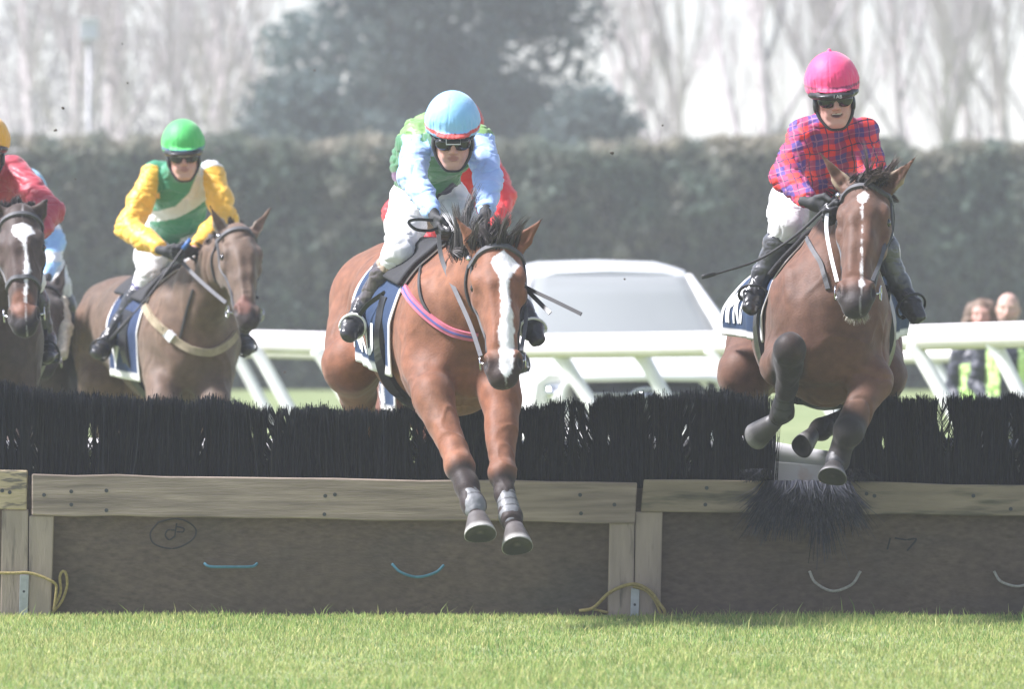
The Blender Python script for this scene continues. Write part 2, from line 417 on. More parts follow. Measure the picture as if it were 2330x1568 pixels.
# ---------------- white car
M_paint = mat('white_car_paint', (.90, .89, .87), .25, coat=.6)
M_glass = mat('windscreen_glass', (.36, .38, .375), .3, spec=.35, metal=.0)
M_glass.node_tree.nodes['Principled BSDF'].inputs['Alpha'].default_value = .72
M_blackp = mat('black_plastic', (.03, .03, .035), .45, vary=.1)
M_chrome = mat('chrome', (.75, .76, .78), .15, metal=1.)
M_lamp = mat('headlamp_glass', (.62, .65, .68), .08, spec=.9, metal=.5)
M_tyre = mat('tyre_rubber', (.03, .03, .03), .85)
M_cabin = mat('cabin_grey', (.22, .22, .23), .8)
def car():
    d0 = 68.4; c = at(1408, 640, d0); gz = float(zg(70))
    root = empty('white_car', (c.x, d0 + 1.2, gz)); root.rotation_euler = (0, 0, 0)
    tag(root, 'white off-road car facing the course behind the rail, with a big dark grille', 'car')
    yaw = R(7); cs, sn = math.cos(yaw), math.sin(yaw)
    def W(x, y, z):  # x: across, y: backwards from the nose of the bonnet
        yy = y - 1.6
        return (c.x + x * cs + (-yy) * -sn * -1 if False else c.x + x * cs - yy * sn, d0 + 1.2 + x * sn + yy * cs, gz + z)
    # body by cross-sections along y (y from nose 0 to tail 4.7)
    def loft(name, secs, mt, n_smooth=True, par=root, close=True):
        v = []; f = []; k = len(secs[0][1])
        for y, prof in secs:
            for (x, z, dy) in prof: v.append(W(x, y + dy, z))
        for i in range(len(secs) - 1):
            for j in range(k): f.append((i * k + j, i * k + (j + 1) % k, (i + 1) * k + (j + 1) % k, (i + 1) * k + j))
        if close: f += [tuple(range(k)), tuple(reversed(range((len(secs) - 1) * k, len(secs) * k)))]
        o = mesh_obj(name, v, f, mt, par, n_smooth)
        md = o.modifiers.new('bevel', 'BEVEL'); md.width = .05; md.segments = 3; md.limit_method = 'ANGLE'; md.angle_limit = R(25)
        return o
    def prof(hw, z0, z1, tuck=.05, crown=.03, bow=.0):
        p = []
        for x in (-hw, -hw * .98, -hw * .9, -hw * .5, 0, hw * .5, hw * .9, hw * .98, hw):
            t = abs(x) / hw
            z = z1 + crown * (1 - t * t) - (.05 if t > .95 else 0) - (.12 if t > .99 else 0)
            p.append((x, z, bow * t * t))
        p += [(hw * .98, z0 + .1, bow), (hw * .9, z0, bow), (-hw * .9, z0, bow), (-hw * .98, z0 + .1, bow)]
        return p
    loft('body', [(0.0, prof(.80, .42, .98, bow=.16)), (.10, prof(.88, .35, 1.06, bow=.14)), (.5, prof(.92, .32, 1.12, bow=.05)), (1.35, prof(.93, .30, 1.17)), (2.4, prof(.93, .30, 1.14)), (4.4, prof(.92, .32, 1.12)), (4.7, prof(.86, .40, 1.05))], M_paint)
    # cabin: pillars + roof
    def cprof(hw, z0, z1):
        p = []
        for x in (-hw, -hw * .94, -hw * .7, 0, hw * .7, hw * .94, hw):
            t = abs(x) / hw; p.append((x, z1 + .03 * (1 - t * t) - (.03 if t > .9 else 0) - (.07 if t > .97 else 0), 0))
        p += [(hw, z0, 0), (-hw, z0, 0)]
        return p
    loft('roof', [(1.98, cprof(.62, 1.74, 1.80)), (2.15, cprof(.66, 1.76, 1.855)), (2.9, cprof(.68, 1.78, 1.89)), (4.2, cprof(.66, 1.76, 1.86)), (4.5, cprof(.62, 1.72, 1.80))], M_paint)
    m = MB()
    for s in (-1, 1):
        m.tube([W(s * .90, 1.28, 1.14), W(s * .80, 1.6, 1.44), W(s * .63, 2.03, 1.775)], [.065, .055, .04], 8)
        m.tube([W(s * .86, 3.1, 1.14), W(s * .66, 3.1, 1.82)], .05, 8); m.tube([W(s * .88, 4.5, 1.1), W(s * .64, 4.4, 1.8)], .07, 8)
        m.tube([W(s * .92, 1.35, 1.15), W(s * .90, 3.0, 1.14), W(s * .9, 4.5, 1.12)], .035, 8)
    m.build('pillars', M_paint, root, True)
    # windscreen: curved sheet between pillars
    def sheet(a, b, mt, name, bow=.1, n=10):
        v = []
        for j in range(5):
            t = j / 4
            for i in range(n + 1):
                u = i / n * 2 - 1; hw = a[0] * (1 - t) + b[0] * t
                v.append(W(hw * u, a[1] * (1 - t) + b[1] * t - bow * (1 - u * u), a[2] * (1 - t) + b[2] * t))
        f = [(j * (n + 1) + i, j * (n + 1) + i + 1, (j + 1) * (n + 1) + i + 1, (j + 1) * (n + 1) + i) for j in range(4) for i in range(n)]
        o = mesh_obj(name, v, f, mt, root, True); s = o.modifiers.new('solid', 'SOLIDIFY'); s.thickness = .006
        return o
    sheet((.87, 1.30, 1.16), (.615, 2.0, 1.79), M_glass, 'windscreen', .12)
    for s in (-1, 1):
        p = [W(s * .895, 1.5, 1.17), W(s * .88, 4.4, 1.15), W(s * .65, 4.3, 1.77), W(s * .66, 2.1, 1.79)]
        o = mesh_obj('side_window', p, [(0, 1, 2, 3)], M_glass, root, False); q = o.modifiers.new('solid', 'SOLIDIFY'); q.thickness = .006
    m = MB()
    for q in ((-.62, -.05), (.02, .60)): m.tube(spline([W(q[0], 1.27, 1.185), W((q[0] + q[1]) / 2, 1.20, 1.215), W(q[1], 1.235, 1.20)], 4), .012, 6)
    m.build('wipers', M_blackp, root, True)
    # interior mirror behind glass
    m = MB(); m.tube([W(-.13, 2.02, 1.68), W(0, 2.0, 1.66), W(.13, 2.02, 1.68)], [.035, .05, .035], 8); m.build('mirror', M_cabin, root, True)
    for sx in (-.38, .38):
        m = MB(); m.tube([W(sx, 2.75, .9), W(sx, 2.9, 1.38), W(sx, 2.92, 1.42), W(sx, 2.93, 1.58)], [.24, .22, .12, .11], 12, flat=.35, up=(1, 0, 0)); m.build('seat', M_cabin, root, True)
    m = MB(); m.box((-.5, 0, 0), (.5, .1, .1)) if False else m.hexa([W(-.8, 1.55, 1.0), W(.8, 1.55, 1.0), W(.8, 2.2, 1.0), W(-.8, 2.2, 1.0), W(-.78, 1.6, 1.12), W(.78, 1.6, 1.12), W(.78, 2.2, 1.12), W(-.78, 2.2, 1.12)]); m.build('dashboard', M_cabin, root)
    # grille
    def fp(x, z, off=0): return Vector(W(x, .16 * (x / .8) ** 2 - .02 - off, z))
    v = []; N = 12
    for z in (.62, .86, .975):
        for i in range(N + 1):
            u = i / N * 2 - 1; v.append(fp(u * (.56 if z > .7 else .5), z, .01))
    f = [(j * (N + 1) + i, j * (N + 1) + i + 1, (j + 1) * (N + 1) + i + 1, (j + 1) * (N + 1) + i) for j in range(2) for i in range(N)]
    gr = mesh_obj('grille', v, f, M_blackp, root, True); q = gr.modifiers.new('solid', 'SOLIDIFY'); q.thickness = .03
    m = MB(); pts = [fp(-.52, .58, .03), fp(-.63, .80, .03), fp(-.58, .975, .04), fp(-.3, 1.0, .05), fp(.3, 1.0, .05), fp(.58, .975, .04), fp(.63, .80, .03), fp(.52, .58, .03)]
    m.tube(spline(pts, 5), .032, 10); m.build('surround', M_paint, gr, True)
    m = MB(); 
    for z in (.7, .78, .87): m.tube([fp(-.5, z, .03), fp(-.25, z, .03), fp(0, z, .035), fp(.25, z, .03), fp(.5, z, .03)], .009, 6)
    m.build('bars', M_chrome, gr, True)
    # round badge, plain ring
    m = MB(); b0 = fp(0, .85, .05); m.tube([b0 + Vector((.115 * math.cos(a), -.01, .065 * math.sin(a))) for a in np.linspace(0, 2 * math.pi, 25)], .014, 8, cap=False)
    m.tube([b0 + Vector((-.07, -.01, 0)), b0 + Vector((.07, -.01, 0))], [.04, .04], 10); m.build('badge', M_chrome, gr, True)
    for s in (-1, 1):
        m = MB(); m.hexa([fp(s * .60, .80, .0), fp(s * .86, .82, -.06), fp(s * .86, .82, -.2), fp(s * .6, .8, -.2), fp(s * .60, .95, .01), fp(s * .87, .96, -.06), fp(s * .87, .96, -.2), fp(s * .6, .95, -.2)])
        h = m.build('headlight', M_lamp, root, False, bevel=.02)
        m = MB(); e = fp(s * .71, .88, .025); m.tube([e + Vector((0, .05, 0)), e + Vector((0, -.005, 0))], [.045, .05], 14); m.build('reflector', M_chrome, h, True)
    m = MB(); m.tube([fp(-.86, .56, -.12), fp(-.6, .52, .06), fp(0, .51, .09), fp(.6, .52, .06), fp(.86, .56, -.12)], .10, 12); m.build('bumper', M_paint, root, True)
    m = MB(); m.hexa([fp(-.2, .50, .12), fp(.2, .50, .12), fp(.2, .50, .11), fp(-.2, .50, .11), fp(-.2, .60, .12), fp(.2, .60, .12), fp(.2, .60, .11), fp(-.2, .60, .11)]); m.build('number_plate', M_pvc, root)
    for s in (-1, 1):
        m = MB(); m.tube([W(s * 1.0, 1.62, 1.17), W(s * 1.12, 1.6, 1.22)], [.07, .10], 10); m.build('wing_mirror', M_paint, root, True)
        for y in (.85, 3.75):
            m = MB(); m.tube([W(s * .70, y, .36), W(s * .92, y, .36)], [.36, .36], 26); w = m.build('wheel', M_tyre, root, False, bevel=.03)
            m = MB(); m.tube([W(s * .90, y, .36), W(s * .935, y, .36)], [.22, .2], 20); m.build('rim', M_chrome, w, True)
car()
# ---------------- jump panels
M_plank = mat('weathered_plank', (.30, .24, .19), .8, vary=.36, scale=4.5, detail=10, stretch=(.7, 6, 9), bump=.004, bscale=18, color2=(.19, .15, .115), c2scale=2.0, c2lo=.52, c2hi=.7)
M_plank2 = mat('newer_plank', (.46, .37, .23), .8, vary=.25, scale=5, stretch=(1, 5, 5), bump=.004, bscale=18, color2=(.15, .13, .10), c2scale=9, c2lo=.55, c2hi=.65)
M_olive = mat('olive_plank', (.265, .215, .15), .8, vary=.3, scale=3, stretch=(.8, 6, 6), bump=.004, bscale=18, color2=(.10, .09, .06), c2scale=4, c2lo=.52, c2hi=.68)
M_post = mat('pale_post', (.35, .285, .23), .8, vary=.2, scale=4, stretch=(5, 5, .8), bump=.003, bscale=20, color2=(.13, .11, .09), c2scale=5, c2lo=.55, c2hi=.7)
M_board = mat('dark_plyboard', (.11, .082, .062), .85, vary=.34, scale=26, detail=12, stretch=(1, 1, 2.2), bump=.003, bscale=25, color2=(.075, .062, .052), c2scale=1.6, c2lo=.5, c2hi=.7)
M_brush = mat('bristle', attr=True, rough=.7, spec=.2)
M_steel = mat('galvanised_steel', (.38, .40, .42), .45, metal=.6, vary=.2, scale=30)
M_rope_y = mat('yellow_rope', (.34, .27, .10), .8, vary=.3, scale=90, bump=.004, bscale=200)
M_rope_b = mat('blue_strap', (.06, .19, .25), .7, vary=.2, scale=60)
M_rope_w = mat('grey_rope', (.36, .35, .31), .8, vary=.3, scale=90, bump=.004, bscale=200)
M_ink = mat('marker_ink', (.018, .018, .022), .7)
M_roll = mat('white_vinyl', (.62, .62, .63), .5, vary=.06, scale=4, color2=(.42, .24, .14), c2scale=3.2, c2lo=.62, c2hi=.74)
M_screw = mat('screw_head', (.07, .075, .08), .6, metal=.5)
HD = 40.0
def slab(pts, d0, d1, mt, name, par, bevel=.006, wob=.0, seg=1, seed=0):
    """board with front corners given in photo pixels (tl, tr, br, bl) at depth d0, thickness to d1"""
    tl, tr, br, bl = pts; m = MB(); r = random.Random(seed)
    T = []; B = []
    for i in range(seg + 1):
        t = i / seg
        T.append((tl[0] + (tr[0] - tl[0]) * t, tl[1] + (tr[1] - tl[1]) * t + (r.uniform(-wob, wob) if 0 < i < seg else 0)))
        B.append((bl[0] + (br[0] - bl[0]) * t, bl[1] + (br[1] - bl[1]) * t + (r.uniform(-wob, wob) if 0 < i < seg else 0)))
    V = []
    for i in range(seg + 1):
        a = at(*T[i], d0); b = at(*B[i], d0); th = d1 - d0
        V += [b, b + Vector((0, th, 0)), a + Vector((0, th, 0)), a]
    f = [(3, 2, 1, 0), tuple(seg * 4 + k for k in (0, 1, 2, 3))]
    for i in range(seg):
        q = i * 4
        for k in range(4): f.append((q + k, q + (k + 1) % 4, q + 4 + (k + 1) % 4, q + 4 + k))
    m.add(V, f)
    return m.build(name, mt, par, False, bevel=bevel)
TOPY = [(-60, 878), (0, 880), (50, 878), (80, 893), (150, 900), (260, 908), (400, 914), (480, 912), (560, 925), (640, 938), (700, 932), (760, 930), (850, 936), (950, 940), (1040, 940), (1180, 935), (1230, 925), (1300, 918), (1345, 918), (1400, 910), (1470, 902), (1560, 900), (1640, 893), (1720, 902), (1960, 908), (2060, 912), (2200, 908), (2330, 906), (2420, 908)]
GAPS = [(38, 1000, 30, 5, -.1), (80, 1030, 40, 5, -.15), (72, 995, 25, 3, 0), (18, 1010, 20, 3, 0), (205, 1010, 48, 4, 0), (270, 985, 15, 3, 0), (222, 990, 20, 3, 0), (462, 1000, 24, 4, .1), (455, 1045, 18, 3, 0), (612, 1015, 58, 6, -.28), (618, 955, 42, 6, -.2), (650, 955, 50, 4, -.3), (575, 985, 15, 3, 0), (945, 1015, 45, 4, -.1), (935, 990, 25, 3, 0), (966, 990, 22, 3, 0), (1093, 1000, 28, 4, -.2), (1288, 1025, 35, 3, 0), (1290, 955, 40, 4, 0), (1320, 1010, 38, 4, -.1), (1342, 1000, 40, 5, -.2), (1335, 945, 36, 4, 0), (1312, 960, 30, 3, 0), (1475, 960, 50, 5, .15), (1490, 1015, 18, 3, 0), (1562, 1010, 72, 6, .12), (1578, 950, 44, 5, .1), (1560, 930, 30, 4, .1), (1620, 1000, 22, 3, 0), (2085, 930, 12, 3, 0), (2140, 945, 40, 6, 0), (2152, 960, 52, 6, .05), (2165, 990, 32, 4, 0), (2150, 1015, 22, 4, 0), (2235, 1000, 22, 3, 0), (2315, 1030, 52, 5, .1), (2300, 980, 50, 4, 0), (1150, 980, 16, 3, 0), (1190, 1000, 14, 3, 0), (840, 985, 14, 3, 0), (1240, 1040, 20, 3, 0), (1385, 1000, 16, 3, 0), (1690, 1000, 16, 3, 0), (2010, 1010, 16, 3, 0)]
def topz(px): return np.interp(px, [t[0] for t in TOPY], [t[1] for t in TOPY])
def brush(par, x0, x1, ybot, n, seed, hole=None, name='brush'):
    r = np.random.default_rng(seed)
    px = r.uniform(x0, x1, n); d = HD + r.uniform(.03, .20, n)
    keep = np.ones(n, bool)
    if hole is not None:
        e = r.normal(0, 13, n) + 10 * vnoise(np.stack([d * 60, px * 0, px * 0], 1)); keep &= ~((px > hole[0] + e) & (px < hole[1] + e))
    px = px[keep]; d = d[keep]; n = len(px)
    ty = topz(px) + r.normal(0, 6.5, n) + 9 * vnoise(np.stack([px * .07, px * 0, px * 0], 1)) + 5 * np.abs(r.normal(0, 1, n))
    edge = np.zeros(n)
    short = r.random(n) < .35
    ty = np.where(short, ty + r.uniform(0, 110, n), ty)
    by = np.full(n, float(ybot)) + 12
    lean = r.normal(0, 6.5, n) + 10 * vnoise(np.stack([px * .012, px * 0 + 3, px * 0], 1)); curve = r.normal(0, 3, n)
    K = 9; w0 = r.uniform(.0014, .0036, n); a = r.uniform(0, np.pi, n)
    P = np.zeros((n, K * 2, 3)); 
    for k in range(K):
        t = k / (K - 1); x = px + lean * t + curve * math.sin(t * math.pi); y = by + (ty - by) * t
        for gx, gy, gh, gw, gs in GAPS:
            u = np.clip(1 - ((y - gy) / gh) ** 2, 0, 1); gc = gx + gs * (y - gy); hw = (gw + 1.6) * np.sqrt(u) * 1.15; q = x - gc
            x = np.where((np.abs(q) < hw) & (u > 0), gc + np.sign(q) * hw, x)
        X = (x - 1165) * d / F; Z = CZ - (y - 640) * d / F; w = w0 * (1 - .55 * t)
        dx = np.cos(a) * w; dy = np.sin(a) * w + 0
        P[:, 2 * k] = np.stack([X - dx, d - dy, Z], 1); P[:, 2 * k + 1] = np.stack([X + dx, d + dy, Z], 1)
    b = np.arange(n)[:, None] * (2 * K)
    f = np.concatenate([b + np.array([[2 * k, 2 * k + 1, 2 * k + 3, 2 * k + 2]]) for k in range(K - 1)], 0)
    base = np.array([.006, .008, .012]); c = base[None] * r.uniform(.5, 2.2, (n, 1)) + np.where(r.random((n, 1)) < .12, .022, 0) * np.array([[1.1, 1, .85]])
    return mesh_obj(name, P.reshape(-1, 3), f, M_brush, par, False, np.repeat(c, 2 * K, 0))
def rope(pts, d, r, mt, name, par, n=6, parts=8):
    m = MB(); m.tube(spline([at(x, y, d + (q[0] if q else 0)) for x, y, *q in pts], parts), r, 8); return m.build(name, mt, par, True)
def screws(par, lst, d=HD - .062):
    for x, y in lst:
        m = MB(); a = at(x, y, d); m.tube([a + Vector((0, .004, 0)), a], .009, 10); m.build('screw', M_screw, par)
def ink(par, strokes, d, w=.006):
    m = MB()
    for s in strokes:
        P = [at(x, y, d) for x, y in s]; m.tube(spline(P, 6) if len(P) > 2 else P, w, 6, flat=.3, up=(1, 0, 0))
    m.build('marker_writing', M_ink, par)
# left panel
pa = empty('jump_panel', at(-60, 1405, HD)); tag(pa, 'left end hurdle panel with a short yellowish top plank, cut by the left edge', 'hurdle', 'brush hurdle panels')
slab([(-260, 1068), (62, 1072), (60, 1162), (-260, 1155)], HD - .055, HD - .01, M_plank2, 'top_plank', pa, seg=4, wob=2, seed=1)
slab([(-260, 1150), (58, 1150), (58, 1412), (-260, 1412)], HD + .02, HD + .045, M_board, 'lower_board', pa)
slab([(4, 1162), (64, 1162), (62, 1413), (0, 1413)], HD - .045, HD + .018, M_post, 'post', pa)
brush(pa, -250, 78, 1072, 7000, 51)
screws(pa, [(5, 1118), (22, 1122)])
slab([(44, 1066), (100, 1066), (100, 1412), (44, 1412)], HD + .05, HD + .06, M_board, 'backing_board', pa)
# middle panel
pb = empty('jump_panel', at(760, 1405, HD)); tag(pb, 'middle hurdle panel with one long grey top plank and two blue straps', 'hurdle', 'brush hurdle panels')
slab([(72, 1080), (1450, 1100), (1445, 1193), (72, 1174)], HD - .06, HD - .015, M_plank, 'top_plank', pb, seg=14, wob=2.2, seed=2)
slab([(70, 1160), (1438, 1178), (1438, 1424), (70, 1412)], HD + .02, HD + .045, M_board, 'lower_board', pb)
slab([(66, 1175), (122, 1175), (115, 1413), (64, 1413)], HD - .045, HD + .018, M_post, 'post', pb)
slab([(1387, 1185), (1444, 1185), (1441, 1422), (1382, 1422)], HD - .045, HD + .018, M_post, 'post', pb)
brush(pb, 70, 1452, 1090, 30000, 52)
screws(pb, [(100, 1128), (162, 1150), (162, 1100 + 20), (242, 1118), (242, 1163), (740, 1130), (762, 1127), (738, 1172), (1168, 1128), (1166, 1172), (1320, 1128), (1322, 1170), (1398, 1150)])
rope([(465, 1284, -.01), (478, 1291, -.03), (525, 1292, -.035), (573, 1291, -.03), (585, 1284, -.01)], HD + .015, .0065, M_rope_b, 'blue_strap', pb)
rope([(892, 1285, -.01), (912, 1304, -.03), (950, 1315, -.035), (990, 1305, -.03), (1010, 1288, -.01)], HD + .015, .0065, M_rope_b, 'blue_strap', pb)
ink(pb, [[(360, 1190), (342, 1215), (352, 1240), (395, 1250), (435, 1232), (446, 1208), (425, 1188), (395, 1182), (360, 1190)], [(402, 1192), (397, 1225)], [(398, 1208), (382, 1208), (376, 1220), (385, 1230), (397, 1222)], [(402, 1200), (418, 1204), (416, 1212), (402, 1212)]], HD + .017, .0035)
slab([(1425, 1096), (1480, 1096), (1480, 1420), (1425, 1420)], HD + .05, HD + .06, M_board, 'backing_board', pb)
# right panel
pc = empty('jump_panel', at(1900, 1415, HD)); tag(pc, 'right hurdle panel with an olive top plank, its brush kicked open by the horse', 'hurdle', 'brush hurdle panels')
slab([(1465, 1093), (2640, 1108), (2640, 1180), (1458, 1166)], HD - .055, HD - .01, M_olive, 'top_plank', pc, seg=10, wob=2.5, seed=3)
slab([(1449, 1160), (2640, 1165), (2640, 1430), (1449, 1424)], HD + .02, HD + .045, M_board, 'lower_board', pc)
slab([(1446, 1166), (1508, 1166), (1502, 1424), (1443, 1424)], HD - .04, HD + .018, M_post, 'post', pc)
brush(pc, 1446, 2630, 1100, 26000, 53, hole=(1738, 1935))
screws(pc, [(1608, 1112), (1605, 1150), (1972, 1125), (1990, 1130), (2215, 1130), (2300, 1160)])
rope([(1842, 1302, -.01), (1856, 1328, -.03), (1895, 1347, -.035), (1938, 1332, -.03), (1958, 1302, -.01)], HD + .015, .0065, M_rope_w, 'rope_handle', pc)
rope([(2262, 1302, -.01), (2278, 1325, -.03), (2315, 1336, -.035), (2350, 1325, -.03), (2372, 1302, -.01)], HD + .015, .0065, M_rope_w, 'rope_handle', pc)
ink(pc, [[(2026, 1226), (2019, 1252)], [(2036, 1226), (2062, 1230), (2085, 1228), (2072, 1246), (2064, 1255)]], HD + .017, .0038)
# white padded roll behind the brush, seen through the hole
for par, x0, x1 in ((pa, -260, 60), (pb, 84, 1445), (pc, 1470, 1640), (pc, 2100, 2640)):
    m = MB(); m.tube([at(x0, 1022 + (x0 < 1600) * 0, HD + .30), at(x1, 1030, HD + .30)], .050, 12); m.build('padded_roll', M_roll, par, True)
m = MB(); m.tube(spline([at(1640, 1010, HD + .30), at(1760, 1032, HD + .30), at(1860, 1050, HD + .30), at(2000, 1068, HD + .30), at(2100, 1085, HD + .3)], 5), .052, 14, flat=.6, up=(0, 0, 1)); m.build('padded_roll', M_roll, pc, True)
slab([(1640, 1040), (2060, 1075), (2060, 1110), (1640, 1110)], HD + .27, HD + .30, M_roll, 'rear_skirt', pc)
# bent brush over the plank
def bent(par):
    r = np.random.default_rng(61); n = 2600
    px = r.uniform(1748, 1925, n); K = 5
    up_side = r.random(n) < .16
    fan = (px - 1842) / 90
    L = r.uniform(60, 185, n) * (1 - .25 * np.abs(fan)) * (.72 + .55 * vnoise(np.stack([px * .06, px * 0, px * 0], 1)) + .15); ex = px + fan * 42 + r.normal(0, 22, n)
    sx = np.where(up_side, np.where(r.random(n) < .5, 1738, 1930) + r.normal(0, 8, n), px)
    P = np.zeros((n, K * 2, 3)); w0 = r.uniform(.0015, .0038, n); a = r.uniform(0, np.pi, n)
    for k in range(K):
        t = k / (K - 1)
        x = sx + (ex - sx) * t ** 1.3
        y = 1095 - 10 * math.sin(min(1, t * 3) * math.pi) + L * max(0, t - .12) * (1 + .0 * t)
        y = np.where(up_side, 1100 - r.uniform(10, 40, n) * math.sin(t * 2.4) + 8 * t, y)
        x = np.where(up_side, sx + np.sign(1835 - sx) * -1 * t * r.uniform(10, 60, n), x)
        d = HD + .06 - .16 * math.sin(min(1, t * 2) * math.pi / 2) - .05 * t
        X = (x - 1165) * d / F; Z = CZ - (y - 640) * d / F; w = w0 * (1 - .6 * t)
        P[:, 2 * k] = np.stack([X - np.cos(a) * w, d - np.sin(a) * w + 0 * X, Z], 1); P[:, 2 * k + 1] = np.stack([X + np.cos(a) * w, d + np.sin(a) * w + 0 * X, Z], 1)
    b = np.arange(n)[:, None] * (2 * K)
    f = np.concatenate([b + np.array([[2 * k, 2 * k + 1, 2 * k + 3, 2 * k + 2]]) for k in range(K - 1)], 0)
    c = np.array([.02, .022, .03])[None] * r.uniform(.5, 2.6, (n, 1)) + np.where(r.random((n, 1)) < .2, .05, 0)
    mesh_obj('bent_brush', P.reshape(-1, 3), f, M_brush, par, False, np.repeat(c, 2 * K, 0))
bent(pc)
# stakes and yellow ropes: separate things tied round the posts
def stake(x0, x1, y0, y1, label):
    root = empty('steel_stake', at((x0 + x1) / 2, y1, HD - .07)); tag(root, label, 'stake')
    slab([(x0 + 3, y0), (x1, y0), (x1 - 4, y1 + 14), (x0, y1 + 14)], HD - .062, HD - .047, M_steel, 'flat_bar', root, bevel=.003)
    m = MB(); a = at((x0 + x1) / 2, y0 + 38, HD - .064); m.tube([a, a + Vector((0, .004, 0))], .006, 8); m.build('bolt', M_screw, root)
stake(42, 66, 1310, 1408, 'grey steel stake nailed against the left post beneath a taut yellow rope')
stake(1433, 1456, 1340, 1420, 'grey steel stake standing against the middle double post')
rr = tag(MB().__class__() and empty('yellow_rope', at(60, 1310, HD - .08)), 'thin yellow rope pulled across the left post with a loop hanging beside it', 'rope')
rope([(-120, 1304), (20, 1306), (60, 1305), (90, 1312), (120, 1326), (128, 1336, .02), (126, 1362, .02), (122, 1392, .02)], HD - .075, .0065, M_rope_y, 'strand', rr)
rope([(118, 1398), (140, 1370), (152, 1335), (150, 1308), (142, 1302), (136, 1315), (138, 1345), (132, 1365), (120, 1388)], HD - .03, .0065, M_rope_y, 'loop', rr)
rr = tag(empty('yellow_rope', at(1440, 1350, HD - .08)), 'frayed yellow rope arched over the stake on the middle double post', 'rope')
rope([(1318, 1392, .04), (1350, 1385, .03), (1385, 1352), (1420, 1335), (1450, 1332), (1480, 1348), (1500, 1375), (1512, 1392), (1512, 1410, .02)], HD - .08, .008, M_rope_y, 'strand', rr)
rope([(1318, 1392, .04), (1345, 1388, .04), (1384, 1396, .03)], HD - .08, .006, M_rope_y, 'strand', rr)
rope([(1440, 1336), (1470, 1346), (1490, 1368), (1502, 1395), (1508, 1412)], HD - .072, .007, M_rope_y, 'strand', rr)
